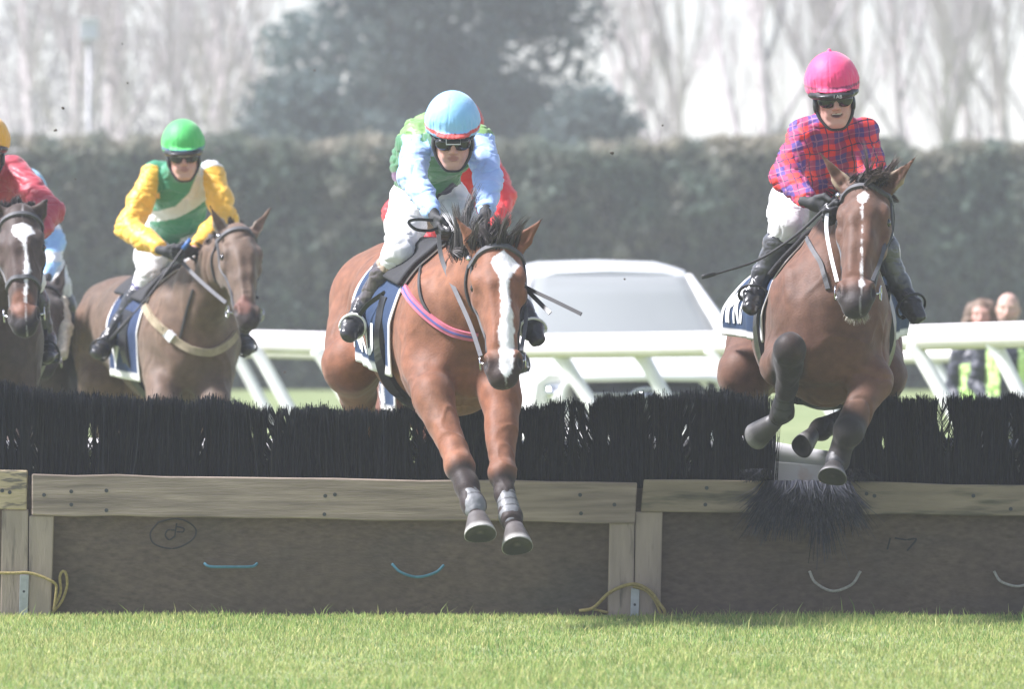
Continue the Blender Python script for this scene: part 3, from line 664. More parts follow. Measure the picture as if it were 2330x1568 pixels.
# ================================================================ smooth solid modelling: blended tapered limbs on a grid, then a surface
def V3(p): return np.array([p[0], p[1], p[2]], dtype=np.float64)
class Blob:
    def __init__(s, k=.03): s.P = []; s.k = k
    def cone(s, a, b, ra, rb, k=None, side=None, fa=1., fb=None, op=0):
        """tapered limb; fa/fb: width along `side` relative to the radius"""
        s.P.append(('c', V3(a), V3(b), ra, rb, s.k if k is None else k, None if side is None else V3(side), fa, fa if fb is None else fb, op)); return s
    def chain(s, pts, k=None, side=None):
        for (a, ra, *fa), (b, rb, *fb) in zip(pts[:-1], pts[1:]):
            s.cone(a, b, ra, rb, k, side, fa[0] if fa else 1., fb[0] if fb else 1.)
        return s
    def ell(s, c, r, ax=None, k=None, op=0):
        """ellipsoid; ax: 3 axis vectors"""
        if ax is None: A = np.eye(3)
        else: A = np.array([V3(x) / np.linalg.norm(V3(x)) for x in ax])
        r = (r, r, r) if not hasattr(r, '__len__') else r
        s.P.append(('e', V3(c), np.array(r, float), A, s.k if k is None else k, op)); return s
    def build(s, h, noise_fn=None, smooth=2):
        lo = np.full(3, 1e9); hi = -lo
        bb = []
        for p in s.P:
            if p[0] == 'c':
                m = max(p[3] * max(1, p[7]), p[4] * max(1, p[8])); l = np.minimum(p[1], p[2]) - m; u = np.maximum(p[1], p[2]) + m; k = p[5]; op = p[9]
            else: m = (np.abs(p[3]) * p[2][:, None]).sum(0); l = p[1] - m; u = p[1] + m; k = p[4]; op = p[5]
            mg = k + 2.5 * h; bb.append((l - mg, u + mg))
            if op == 0: lo = np.minimum(lo, l); hi = np.maximum(hi, u)
        lo = lo - 4 * h; hi = hi + 4 * h
        n = np.ceil((hi - lo) / h).astype(int) + 1
        Fd = np.full(n, .25, np.float32)
        X = [lo[i] + np.arange(n[i]) * h for i in range(3)]
        for p, (l, u) in zip(s.P, bb):
            i0 = np.maximum(np.floor((l - lo) / h).astype(int), 0); i1 = np.minimum(np.ceil((u - lo) / h).astype(int) + 1, n)
            if (i1 <= i0).any(): continue
            x = X[0][i0[0]:i1[0]][:, None, None]; y = X[1][i0[1]:i1[1]][None, :, None]; z = X[2][i0[2]:i1[2]][None, None, :]
            if p[0] == 'c':
                _, a, b, ra, rb, k, side, fa, fb, op = p
                ab = b - a; L2 = max(ab @ ab, 1e-9)
                t = np.clip(((x - a[0]) * ab[0] + (y - a[1]) * ab[1] + (z - a[2]) * ab[2]) / L2, 0, 1)
                qx = x - (a[0] + t * ab[0]); qy = y - (a[1] + t * ab[1]); qz = z - (a[2] + t * ab[2])
                r = ra + (rb - ra) * t
                if side is None: d = np.sqrt(qx * qx + qy * qy + qz * qz) - r
                else:
                    sd = side / np.linalg.norm(side); f = fa + (fb - fa) * t
                    w = qx * sd[0] + qy * sd[1] + qz * sd[2]; q2 = np.maximum(qx * qx + qy * qy + qz * qz - w * w, 0)
                    k0 = np.sqrt(q2 / (r * r) + w * w / (r * f) ** 2) + 1e-6; k1 = np.sqrt(q2 / r ** 4 + w * w / (r * f) ** 4) + 1e-6
                    d = k0 * (k0 - 1) / k1
            else:
                _, c, rr, A, k, op = p
                dx, dy, dz = x - c[0], y - c[1], z - c[2]; k0 = 0; k1 = 0
                for i in range(3):
                    w = dx * A[i, 0] + dy * A[i, 1] + dz * A[i, 2]; k0 = k0 + (w / rr[i]) ** 2; k1 = k1 + (w / rr[i] ** 2) ** 2
                k0 = np.sqrt(k0) + 1e-6; k1 = np.sqrt(k1) + 1e-6; d = k0 * (k0 - 1) / k1
            sl = (slice(i0[0], i1[0]), slice(i0[1], i1[1]), slice(i0[2], i1[2]))
            O = Fd[sl]; d = d.astype(np.float32)
            if op == 0:
                hh = np.maximum(k - np.abs(O - d), 0) / max(k, 1e-6); Fd[sl] = np.minimum(O, d) - hh * hh * k * .25
            else:
                d = -d; hh = np.maximum(k - np.abs(O - d), 0) / max(k, 1e-6); Fd[sl] = np.maximum(O, d) + hh * hh * k * .25
        v, f = nets(Fd, lo, h)
        if smooth: v = lap(v, f, smooth)
        if noise_fn is not None:
            nm = vnormals(v, f); v = v + nm * noise_fn(v)[:, None]
        return v, f
def nets(Fd, lo, h):
    S = Fd < 0
    n = np.array(Fd.shape)
    m = np.zeros(n - 1, np.int8)
    for dx in (0, 1):
        for dy in (0, 1):
            for dz in (0, 1): m += S[dx:n[0] - 1 + dx, dy:n[1] - 1 + dy, dz:n[2] - 1 + dz]
    I = np.argwhere((m > 0) & (m < 8)); idx = -np.ones(n - 1, np.int64); idx[I[:, 0], I[:, 1], I[:, 2]] = np.arange(len(I))
    acc = np.zeros((len(I), 3)); cnt = np.zeros(len(I))
    cs = [(a, b, c) for a in (0, 1) for b in (0, 1) for c in (0, 1)]
    for a in cs:
        for ax in range(3):
            if a[ax]: continue
            b = list(a); b[ax] = 1
            fa = Fd[I[:, 0] + a[0], I[:, 1] + a[1], I[:, 2] + a[2]]; fb = Fd[I[:, 0] + b[0], I[:, 1] + b[1], I[:, 2] + b[2]]
            ch = (fa < 0) != (fb < 0); t = np.where(ch, fa / np.where(ch, fa - fb, 1), 0)
            p = np.tile(np.array(a, float), (len(I), 1)); p[:, ax] += t
            acc += p * ch[:, None]; cnt += ch
    v = lo + (I + acc / cnt[:, None]) * h
    faces = []
    for ax in range(3):
        o1, o2 = (ax + 1) % 3, (ax + 2) % 3
        sl0 = [slice(1, n[i] - 1) for i in range(3)]; sl0[ax] = slice(0, n[ax] - 1)
        sl1 = list(sl0); sl1[ax] = slice(1, n[ax])
        A = S[tuple(sl0)]; B = S[tuple(sl1)]
        for flip, M in ((False, A & ~B), (True, ~A & B)):
            J = np.argwhere(M)
            if not len(J): continue
            off = np.ones(3, int); off[ax] = 0; J = J + off
            q = []
            for (u, w) in ((-1, -1), (0, -1), (0, 0), (-1, 0)):
                c = J.copy(); c[:, o1] += u; c[:, o2] += w; q.append(idx[c[:, 0], c[:, 1], c[:, 2]])
            q = np.stack(q, 1)
            faces.append(q[:, ::-1] if flip else q)
    return v, np.concatenate(faces)
def lap(v, f, it):
    e = np.concatenate([f[:, [0, 1]], f[:, [1, 2]], f[:, [2, 3]], f[:, [3, 0]]])
    n = len(v)
    for k in range(it):
        s = np.zeros_like(v); c = np.zeros(n)
        for i in range(3): s[:, i] = np.bincount(e[:, 0], v[e[:, 1], i], n) + np.bincount(e[:, 1], v[e[:, 0], i], n)
        c = np.bincount(e[:, 0], minlength=n) + np.bincount(e[:, 1], minlength=n)
        v = v * .5 + .5 * s / np.maximum(c, 1)[:, None]
    return v
def vnormals(v, f):
    nn = np.cross(v[f[:, 2]] - v[f[:, 0]], v[f[:, 3]] - v[f[:, 1]]); o = np.zeros_like(v)
    for i in range(3):
        for j in range(4): o[:, i] += np.bincount(f[:, j], nn[:, i], len(v))
    return o / np.maximum(np.linalg.norm(o, axis=1), 1e-12)[:, None]
def smoothstep(a, b, x):
    t = np.clip((x - a) / (b - a), 0, 1); return t * t * (3 - 2 * t)
def seg_dist(p, a, b):
    a = V3(a); b = V3(b); ab = b - a; t = np.clip(((p - a) @ ab) / max(ab @ ab, 1e-9), 0, 1)
    return np.linalg.norm(p - (a + t[:, None] * ab), axis=1), t
class Surf:
    """closest-point snapping on a finished surface"""
    def __init__(s, v, f): s.t = BVHTree.FromPolygons([tuple(x) for x in v], [tuple(int(i) for i in q) for q in f])
    def near(s, p):
        c, n, i, d = s.t.find_nearest(Vector(p)); return c, n
    def cast(s, o, d, L=3.):
        c, n, i, t = s.t.ray_cast(Vector(o), Vector(d).normalized(), L); return c, n
def strap(name, pts, surf, w, mt, parent, lift=.004, th=.004, n=8, snap=True, col=None, closed=False):
    """flat strap laid on a surface through the given points"""
    if len(pts[0]) == 2: P0 = spline([Vector((p[0], p[1], 0)) for p in pts], n); P = []
    else: P = spline(pts, n); P0 = []
    Q = []; N = []
    for p in P0:
        c, nn = surf.cast(Vector((0, 0, CZ)), at(p.x, p.y, 40) - Vector((0, 0, CZ)), 90)
        if c is not None: Q.append(c + nn * lift); N.append(nn)
    for p in P:
        if snap: c, nn = surf.near(p); Q.append(c + nn * lift); N.append(nn)
        else: Q.append(Vector(p)); N.append(surf if isinstance(surf, Vector) else Vector((0, -1, 0)))
    for _ in range(2): Q = [Q[0]] + [(Q[i - 1] + Q[i] * 2 + Q[i + 1]) / 4 for i in range(1, len(Q) - 1)] + [Q[-1]]
    v = []; m = len(Q)
    for i in range(m):
        t = (Q[min(i + 1, m - 1)] - Q[max(i - 1, 0)]).normalized(); nn = N[i]; s = t.cross(nn)
        s = s.normalized() if s.length > 1e-6 else t.orthogonal().normalized(); nn = s.cross(t).normalized()
        if nn.dot(N[i]) < 0: nn = -nn
        v += [Q[i] - s * w / 2 - nn * lift * .9, Q[i] - s * w / 2 * .92 + nn * th, Q[i] + s * w / 2 * .92 + nn * th, Q[i] + s * w / 2 - nn * lift * .9]
    f = [(i * 4 + k, i * 4 + (k + 1) % 4, i * 4 + 4 + (k + 1) % 4, i * 4 + 4 + k) for i in range(m - 1) for k in range(4)]
    f += [(3, 2, 1, 0), tuple((m - 1) * 4 + k for k in range(4))]
    return mesh_obj(name, v, f, mt, parent, False)
def tubeobj(name, pts, r, mt, parent, n=8, sp=6, loc=None):
    m = MB(); m.tube(spline(pts, sp) if sp else pts, r, n); return m.build(name, mt, parent, True, loc=loc)
def hair(name, roots, dirs, L, w, mt, parent, seed, grav=.3, spread=.25, curl=.1, K=5, cbase=(.02, .016, .014), cvar=.6, ctip=None, locks=0):
    r = np.random.default_rng(seed); n = len(roots)
    L = L * r.uniform(.5, 1.15, n); d = dirs + r.normal(0, spread, (n, 3)); d /= np.linalg.norm(d, axis=1)[:, None]
    bend = r.normal(0, curl, (n, 3)); P = np.zeros((n, K * 2, 3)); p = roots.copy(); a = r.normal(size=(n, 3))
    pull = None
    if locks:
        lc = roots[r.integers(0, n, locks)]; li = np.argmin(((roots[:, None, :] - lc[None]) ** 2).sum(2) + r.random((n, locks)) * 2e-4, 1)
        ld = r.normal(0, spread, (locks, 3)); lb = r.normal(0, curl, (locks, 3)); ll = r.uniform(.55, 1.15, locks)
        d = dirs + ld[li] + r.normal(0, .045, (n, 3)); d /= np.linalg.norm(d, axis=1)[:, None]; bend = lb[li] + r.normal(0, .05, (n, 3)); L = L * ll[li] * .9
        pull = (lc[li] - roots) * .75 / (K - 1)
    sd = np.cross(d, a); sd /= np.linalg.norm(sd, axis=1)[:, None]; ww = w * r.uniform(.5, 1.4, n)
    for k in range(K):
        t = k / (K - 1); wk = (ww * (1 - .8 * t ** 1.5))[:, None]
        P[:, 2 * k] = p - sd * wk; P[:, 2 * k + 1] = p + sd * wk
        d = d + bend / K * 2 + np.array([0, 0, -grav / K]); d /= np.linalg.norm(d, axis=1)[:, None]; p = p + d * (L / (K - 1))[:, None]
        if pull is not None: p = p + pull
    b = np.arange(n)[:, None] * (2 * K)
    f = np.concatenate([b + np.array([[2 * k, 2 * k + 1, 2 * k + 3, 2 * k + 2]]) for k in range(K - 1)], 0)
    c0 = np.array(cbase)[None] * r.uniform(1 - cvar, 1 + cvar, (n, 1)); c = np.repeat(c0, 2 * K, 0).reshape(n, 2 * K, 3)
    if ctip is not None:
        for k in range(K): c[:, 2 * k:2 * k + 2] += (np.array(ctip) * (k / (K - 1)) ** 1.5)[None, None]
    return mesh_obj(name, P.reshape(-1, 3), f, mt, parent, False, c.reshape(-1, 3))
# ================================================================ HORSES
M_coat = mat('horse_coat', attr=True, rough=.58, vary=.28, scale=22, bump=.0016, bscale=110, spec=.22, sheen=.12, detail=10)
M_hoof = mat('hoof_horn', attr=True, rough=.5, vary=.25, scale=30, bump=.001, bscale=60)
M_eye = mat('dark_eye', (.012, .008, .006), .06, spec=.8)
M_hair = mat('mane_hair', attr=True, rough=.5, spec=.4)
M_leather = mat('dark_leather', (.03, .028, .028), .55, vary=.2, scale=40)
M_greyleather = mat('grey_leather', (.085, .085, .09), .65, vary=.2, scale=30)
M_black = mat('black_leather', (.014, .014, .016), .35, vary=.2, scale=30)
M_cloth = mat('saddle_cloth', attr=True, rough=.85, vary=.1, scale=12, bump=.003, bscale=22)
M_white = mat('white_trim', (.78, .78, .78), .7, vary=.05)
M_boot = mat('leg_boot', attr=True, rough=.5, vary=.25, scale=22, bump=.003, bscale=45)
M_iron = mat('bit_steel', (.6, .6, .62), .25, metal=1.)
M_pad = mat('sheepskin', (.55, .50, .40), .95, vary=.25, scale=60, bump=.01, bscale=90)
WHITE = np.array([.78, .76, .74])
def nrm(v): v = Vector(v); return v.normalized()
class Head: pass
def horse(S):
    """S: dict of world points and looks; returns the horse object and helpers"""
    poll, muz = Vector(S['poll']), Vector(S['muzzle'])
    u = (muz - poll); L = u.length; u = u / L; q = L / .62
    s = Vector(S.get('hside', (1, 0, 0))); s = (s - u * s.dot(u)).normalized(); f = s.cross(u) if s.cross(u).y < 0 else u.cross(s)
    f.normalize()
    def hp(a, b, c): return poll + u * (a * L) + s * (b * q) + f * (c * q)
    ax = (u, s, f)
    B = Blob(.035)
    # skull and face
    B.cone(hp(.06, 0, -.045), hp(.30, 0, -.03), .085 * q, .098 * q, .04, s, .88, .92)
    B.cone(hp(.30, 0, -.03), hp(.52, 0, -.022), .088 * q, .068 * q, .04, s, .98, .95)
    B.cone(hp(.52, 0, -.022), hp(.86, 0, -.012), .068 * q, .050 * q, .04, s, .92, 1.06)
    B.cone(hp(.86, 0, -.012), hp(.955, 0, -.02), .048 * q, .040 * q, .03, s, 1.15, 1.15)
    for k in (-1, 1):
        B.ell(hp(.30, .052 * k, -.105), (.105 * q, .034 * q, .095 * q), ax, .035)
        B.cone(hp(.42, .036 * k, -.10), hp(.80, .022 * k, -.06), .032 * q, .024 * q, .035)
        B.ell(hp(.265, .080 * k, .008), (.05 * q, .026 * q, .026 * q), ax, .022)          # brow over the eye
        B.ell(hp(.36, .084 * k, -.03), (.045 * q, .022 * q, .03 * q), ax, .02)
        B.cone(hp(.42, .066 * k, -.028), hp(.60, .052 * k, -.03), .018 * q, .011 * q, .02)
        B.ell(hp(.305, .100 * k, -.008), (.021 * q, .012 * q, .017 * q), ax, .008, op=1)
        B.ell(hp(.875, .052 * k, .006), (.046 * q, .024 * q, .030 * q), (u + s * .25 * k, s, f), .02)   # nostril rim
        B.ell(hp(.885, .066 * k, .020), (.030 * q, .013 * q, .018 * q), (u + s * .3 * k, s, f), .008, op=1)
        B.cone(hp(.35, .03 * k, .045), hp(.75, .018 * k, .03), .018 * q, .014 * q, .03)      # nasal ridges
    B.ell(hp(.955, 0, -.008), (.038 * q, .050 * q, .038 * q), ax, .03)
    B.ell(hp(.93, 0, -.066), (.034 * q, .036 * q, .028 * q), ax, .025)
    if S.get('mouth', True):
        B.ell(hp(1.005, 0, -.05), (.03 * q, .06 * q, .006), ax, .006, op=1)
    ears = []
    for k, tip in zip((-1, 1), S['ears']):
        base = hp(.035, .066 * k, -.035); tip = Vector(tip); e = (tip - base); le = e.length; e = e / le
        fd = nrm(f * .9 + s * .35 * k + Vector((0, -.2, 0))); fd = nrm(fd - e * fd.dot(e)); wd = e.cross(fd).normalized()
        b0 = base + e * .0
        B.cone(b0, base + e * le * .38, .026, .017, .015, wd, 1.2, 2.35)
        B.cone(base + e * le * .38, base + e * le * .98, .017, .006, .01, wd, 2.35, .9)
        B.cone(base + e * le * .22 + fd * .019, base + e * le * .84 + fd * .014, .013, .008, .008, wd, 1.5, 1.2, op=1)
        ears.append((base, tip, fd, wd, le))
    # neck, trunk
    nk = [(hp(.13, 0, -.10), .115 * q, .72)] + [(Vector(p), r, ff) for p, r, ff in S['neck']]
    bd = nrm(Vector(S['chest']) - Vector(S['croup'])); sd = nrm(Vector((-bd.y, bd.x, 0)));
    if sd.x < 0: sd = -sd
    ud = sd.cross(bd); ud = ud if ud.z > 0 else -ud
    for (a, ra, fa), (b, rb, fb) in zip(nk[:-1], nk[1:]): B.cone(a, b, ra, rb, .07, s * .5 + sd * .5, fa, fb)
    C = Vector(S['chest']); Rr = Vector(S['croup']); bl = (C - Rr).length; w = S.get('w', 1.)
    B.ell(C, (.225 * w, .27, .355), (sd, bd, ud), .08)
    m1 = C.lerp(Rr, .33); m2 = C.lerp(Rr, .68)
    B.cone(C - ud * .01, m1 - ud * .03, .33, .345, .08, sd, .74 * w, .84 * w); B.cone(m1 - ud * .03, m2, .345, .30, .08, sd, .84 * w, .86 * w)
    B.cone(m2, Rr + ud * .02, .30, .25, .08, sd, .86 * w, .95 * w)
    B.ell(C.lerp(Rr, .10) + ud * .27, (.06, .25, .12), (sd, bd, ud), .08)               # withers
    B.ell(Rr, (.265 * w, .33, .27), (sd, bd, ud), .08)
    for k in (-1, 1):
        B.ell(C + sd * .165 * w * k + bd * .02 - ud * .02, (.075, .15, .28), (sd, bd - ud * .3, ud), .06)
        B.ell(C + sd * .085 * w * k + bd * .22 - ud * .12, (.095, .085, .13), (sd, bd, ud), .05)
        B.ell(Rr + sd * .15 * w * k - ud * .10 + bd * .03, (.12, .20, .26), (sd, bd, ud), .08)
    B.cone(C + bd * .25 + ud * .1, C + bd * .24 - ud * .2, .05, .05, .06)
    hooves = []; paths = []
    for lg in S['legs']:
        pts = [(Vector(p), r) for p, r in lg['pts']]
        B.chain(pts, .045)
        for (p, r) in pts[lg.get('knee', 2):lg.get('knee', 2) + 1]:
            B.ell(p + Vector((0, -.012, 0)), (r * 1.12, r * 1.05, r * 1.25), None, .02)
        paths.append(pts)
        if lg.get('hoof'): hooves.append((lg, pts))
    for e in S.get('extra', []): B.ell(*e)
    h = S.get('h', .0075)
    def nf(v):
        rid = lambda q: np.exp(-(vnoise(q) / .10) ** 2)
        return .0095 * fbm(v * np.array([7., 7., 4.6]), 2) + .003 * vnoise(v * 17) + .0038 * rid(v * np.array([9, 9, 5.]) + 3) * smoothstep(-.2, .5, vnoise(v * 3.)) - .0075 * rid(v * np.array([6.5, 6.5, 3.2]) + 31) * smoothstep(-.1, .4, vnoise(v * 2.3 + 8))
    v, fc = B.build(h, nf, 2)
    # coat colours
    base = np.array(S['coat']); dark = np.array(S['dark'])
    P = v - V3(poll); uu = P @ V3(u) / L; ss = P @ V3(s) / q; ff = P @ V3(f) / q
    col = np.tile(base, (len(v), 1)); n1 = fbm(v * 3.1, 2)[:, None]; col = col * (1 + .22 * n1) * (1 + np.array([.12, .03, 0.]) * vnoise(v * 6 + 5)[:, None])
    col = col * (1 - .0) + 0
    dd = np.zeros(len(v))
    for lg, pts in zip(S['legs'], paths):
        kk = lg.get('knee', 2)
        for i in range(kk, len(pts) - 1):
            ds, t = seg_dist(v, pts[i][0], pts[i + 1][0]); a = 1 - smoothstep(.075, .12, ds)
            if i == kk: a = a * smoothstep(.0, .5, t) if not lg.get('allblack') else a
            dd = np.maximum(dd, a)
    inhead = (uu > -.25) & (uu < 1.15) & (np.abs(ss) < .16) & (ff > -.22) & (ff < .2)
    dd = np.maximum(dd, inhead * smoothstep(.80, .93, uu + .04 * n1[:, 0]) * (np.abs(ff) < .12) * .95)
    for base_e, tip, fd, wd, le in ears:
        ds, t = seg_dist(v, base_e, tip); near = 1 - smoothstep(.04, .06, ds)
        dd = np.maximum(dd, near * smoothstep(.82, 1, t) * .8)
        if S.get('eartrim') is not None:
            rel = v - V3(base_e); wv = np.abs(rel @ V3(wd)); inner = near * smoothstep(.018, .03, wv) * smoothstep(.1, .3, t) * (1 - smoothstep(.8, .95, t))
            col = col * (1 - .6 * inner[:, None]) + np.array(S['eartrim']) * .6 * inner[:, None]
    for e in ears: pass
    col = col * (1 - dd[:, None]) + dark * dd[:, None]
    for pc, rr, cc in S.get('patch', []):
        ds = np.linalg.norm((v - V3(pc)) / np.array(rr), axis=1); a = (1 - smoothstep(.6, 1.1, ds + .15 * n1[:, 0]))[:, None]; col = col * (1 - a) + np.array(cc) * a
    if S.get('blaze'):
        n2 = vnoise(v * 45) * .006 + vnoise(v * 110) * .003; us = np.array([b[0] for b in S['blaze']]); cs_ = np.array([b[1] for b in S['blaze']]); ws = np.array([b[2] for b in S['blaze']])
        cw = np.interp(uu, us, cs_); hw = np.interp(uu, us, ws, left=0, right=0) + n2 * (np.interp(uu, us, ws, left=0, right=0) > 0)
        a = (inhead & (ff > -.02)) * (1 - smoothstep(-.004, .004, np.abs(ss - cw) - hw)); a = a[:, None]
        col = col * (1 - a) + WHITE * a
    nst = np.zeros(len(v))
    for k in (-1, 1):
        ds = np.linalg.norm(np.stack([(uu - .885) * L / .028, (ss - .066 * k) / .016, (ff - .016) / .022], 1), axis=1); nst = np.maximum(nst, 1 - smoothstep(.6, 1.15, ds))
    nst = nst[:, None] * .9; col = col * (1 - nst) + np.array([.01, .008, .008]) * nst
    o = mesh_obj('racehorse', v, fc, M_coat, None, True, np.clip(col, 0.004, 1), loc=tuple((C + Rr) / 2 * 1.0))
    tag(o, S['label'], 'horse', S.get('group'))
    H = Head(); H.o = o; H.hp = hp; H.surf = Surf(v, fc); H.q = q; H.u, H.s, H.f = u, s, f; H.C, H.R, H.bd, H.sd, H.ud = C, Rr, bd, sd, ud; H.L = L; H.ears = ears
    # eyes
    for k in (-1, 1):
        e = hp(.308, .091 * k, -.010); m = Blob(.005); m.ell(e, (.019 * q, .0165 * q, .019 * q), ax); ev, ef = m.build(.004, None, 1); mesh_obj('eye', ev, ef, M_eye, o)
    # hooves: flared, with a pale rim or shoe at the ground edge
    for lg, pts in hooves:
        a, b, fr = Vector(lg['hoof'][0]), Vector(lg['hoof'][1]), Vector(lg['hoof'][2])  # coronet, sole centre, toe direction
        axh = (b - a).normalized(); fr = (fr - axh * fr.dot(axh)).normalized(); sw = axh.cross(fr)
        rb = lg.get('hr', .062); vv = []; cc = []; N = 24
        prof = [(-.25, .60), (0, .70), (.15, .76), (.6, .93), (.9, 1.03), (1.0, 1.05), (1.03, .98), (.98, .8), (.86, .3), (.84, .02)]
        ln = (b - a).length
        for t, rr in prof:
            for k in range(N):
                an = 2 * math.pi * k / N; c_, s_ = math.cos(an), math.sin(an)
                back = 1 - .28 * max(0, -c_) ** 1.5
                vv.append(a + axh * (t * ln) + (fr * c_ * rb * rr * 1.08 * back + sw * s_ * rb * rr) + fr * (.022 * t) )
                shade = np.array(S.get('hoofcol', (.085, .075, .068))) if t < .85 else (np.array(S.get('rimcol', (.36, .35, .32))) if t > .85 and rr > 1.0 else np.array([.012, .011, .010]))
                if t < .1: shade = np.array(S.get('coronet', (.10, .09, .085)))
                cc.append(shade)
        cc = [np.array(c_) for c_ in cc]; ff_ = [(i * N + k, i * N + (k + 1) % N, (i + 1) * N + (k + 1) % N, (i + 1) * N + k) for i in range(len(prof) - 1) for k in range(N)] + [tuple(range(N - 1, -1, -1)), tuple((len(prof) - 1) * N + k for k in range(N))]
        mesh_obj('hoof', vv, ff_, M_hoof, o, True, cc)
    # leg boots
    for lg, pts in zip(S['legs'], paths):
        if not lg.get('boot'): continue
        i0, colb = lg['boot']; Bb = Blob(.01)
        a, ra = pts[i0]; b, rb = pts[i0 + 1]
        a2 = a.lerp(b, .12); 
        Bb.cone(a2, b, ra * .93 + .007, rb + .009, .01); Bb.cone(a.lerp(b, .45) + Vector((0, .012, 0)), b + Vector((0, .015, 0)), ra * .8, rb + .006, .01)
        if len(pts) > i0 + 2: Bb.cone(b, b.lerp(pts[i0 + 2][0], .35), rb + .010, rb * .9 + .006, .01)
        bv, bf = Bb.build(.006, lambda x: .0012 * vnoise(x * 60), 1)
        ds, t = seg_dist(bv, a, b); cb = np.tile(np.array(colb), (len(bv), 1)); st = (np.abs(((t * 3.4) % 1) - .5) < .10)[:, None]; cb = np.where(st, cb * .35, cb)
        mesh_obj('leg_boot', bv, bf, M_boot, o, True, cb)
    return H
def bridle(H, S):
    hp = H.hp; o = H.o; m = S.get('bridle', M_leather); w = .019
    brow = [hp(.10, -.115, -.06), hp(.085, -.09, .02), hp(.075, -.05, .06), hp(.072, 0, .07), hp(.075, .05, .06), hp(.085, .09, .02), hp(.10, .115, -.06)]
    strap('browband', brow, H.surf, .022, S.get('browmat', m), o, lift=.007, th=.006)
    for k in (-1, 1):
        strap('cheek_strap', [hp(.06, .075 * k, -.07), hp(.12, .105 * k, -.045), hp(.35, .105 * k, -.06), hp(.6, .08 * k, -.05), hp(.80, .07 * k, -.045)], H.surf, w, S.get('cheekmat', m), o, lift=.005)
        strap('throat_strap', [hp(.08, .11 * k, -.07), hp(.2, .115 * k, -.14), hp(.34, .04 * k, -.22)], H.surf, .014, m, o, lift=.005)
        # bit ring
        c = hp(.815, .086 * k, -.045); mm = MB(); mm.tube([c + H.u * (.032 * math.cos(a)) + nrm(H.f + H.s * .0) * (.032 * math.sin(a)) for a in np.linspace(0, 2 * math.pi, 19)], .0042, 6, cap=False)
        mm.tube([c, hp(.83, .04 * k, -.045)], .006, 6); mm.build('bit_ring', M_iron, o, True)
    if S.get('noseband'):
        nb = S['noseband']; strap('noseband', [hp(nb + .02, -.09, -.06), hp(nb, -.07, .0), hp(nb - .01, -.03, .05), hp(nb - .01, 0, .055), hp(nb - .01, .03, .05), hp(nb, .07, .0), hp(nb + .02, .09, -.06)], H.surf, .022, S.get('browmat', m), o, lift=.007, th=.006)
    c = hp(.102, -.105, .0); mm = MB(); mm.tube([c, c + H.f * .008 - H.s * .004], .012, 10); mm.build('buckle', M_iron, o, True)
def drape(H, name, t0, t1, a0, a1, mt, lift, colfn, nt=40, na=60, edge=None, th=.006, back=0., skew=0., cap=.34, flare=0.):
    """cloth laid over the barrel between body positions t0..t1 (0 chest, 1 croup) and angles a0..a1 (degrees from the back line)"""
    v = []; c = []; G = {}
    for j in range(na + 1):
        an = R(a0 + (a1 - a0) * j / na)
        for i in range(nt + 1):
            tt = t0 + (t1 - t0) * i / nt + skew * max(0, abs(an) - R(35)) / R(60)
            ctr = H.C.lerp(H.R, tt); d = H.ud * math.cos(an) + H.sd * math.sin(an)
            ae = max(-R(84), min(R(84), an)); d = H.ud * math.cos(ae) + H.sd * math.sin(ae)
            hit, n = H.surf.cast(ctr + d * 1.0, -d, 1.0)
            r = cap if hit is None else min((hit - ctr).length, cap + .06)
            G[i, j] = r
    for _ in range(6):
        G = {(i, j): (G[i, j] * 2 + G[max(i - 1, 0), j] + G[min(i + 1, nt), j] + G[i, max(j - 1, 0)] + G[i, min(j + 1, na)]) / 6 for (i, j) in G}
    for j in range(na + 1):
        an = R(a0 + (a1 - a0) * j / na)
        for i in range(nt + 1):
            tt = t0 + (t1 - t0) * i / nt + skew * max(0, abs(an) - R(35)) / R(60)
            ctr = H.C.lerp(H.R, tt); d = H.ud * math.cos(an) + H.sd * math.sin(an)
            rr = G[i, j] + lift + .004 * math.sin(i * .5 + j * .22) * min(1, abs(math.degrees(an)) / 60) + back * (i / nt) ** 2
            ae = max(-R(84), min(R(84), an)); d = H.ud * math.cos(ae) + H.sd * math.sin(ae)
            over = abs(an - ae) * .34
            v.append(ctr + d * rr - H.ud * over + H.sd * (math.copysign(1, an) * (over * -.10 + flare * (i / nt) ** 2 * smoothstep(30, 95, abs(math.degrees(an)))))); c.append(colfn(i / nt, j / na))
    f = [(j * (nt + 1) + i, j * (nt + 1) + i + 1, (j + 1) * (nt + 1) + i + 1, (j + 1) * (nt + 1) + i) for j in range(na) for i in range(nt)]
    o = mesh_obj(name, v, f, mt, H.o, True, c); md = o.modifiers.new('solid', 'SOLIDIFY'); md.thickness = th; md.offset = 0
    def ev(x, y):
        fx, fy = min(max(x, 0), .999) * nt, min(max(y, 0), .999) * na; i, j = int(fx), int(fy); a, b = fx - i, fy - j
        p = [Vector(v[jj * (nt + 1) + ii]) for ii, jj in ((i, j), (i + 1, j), (i, j + 1), (i + 1, j + 1))]
        q = (p[0] * (1 - a) + p[1] * a) * (1 - b) + (p[2] * (1 - a) + p[3] * a) * b
        return q
    return o, ev
NAVY = (.018, .042, .10)
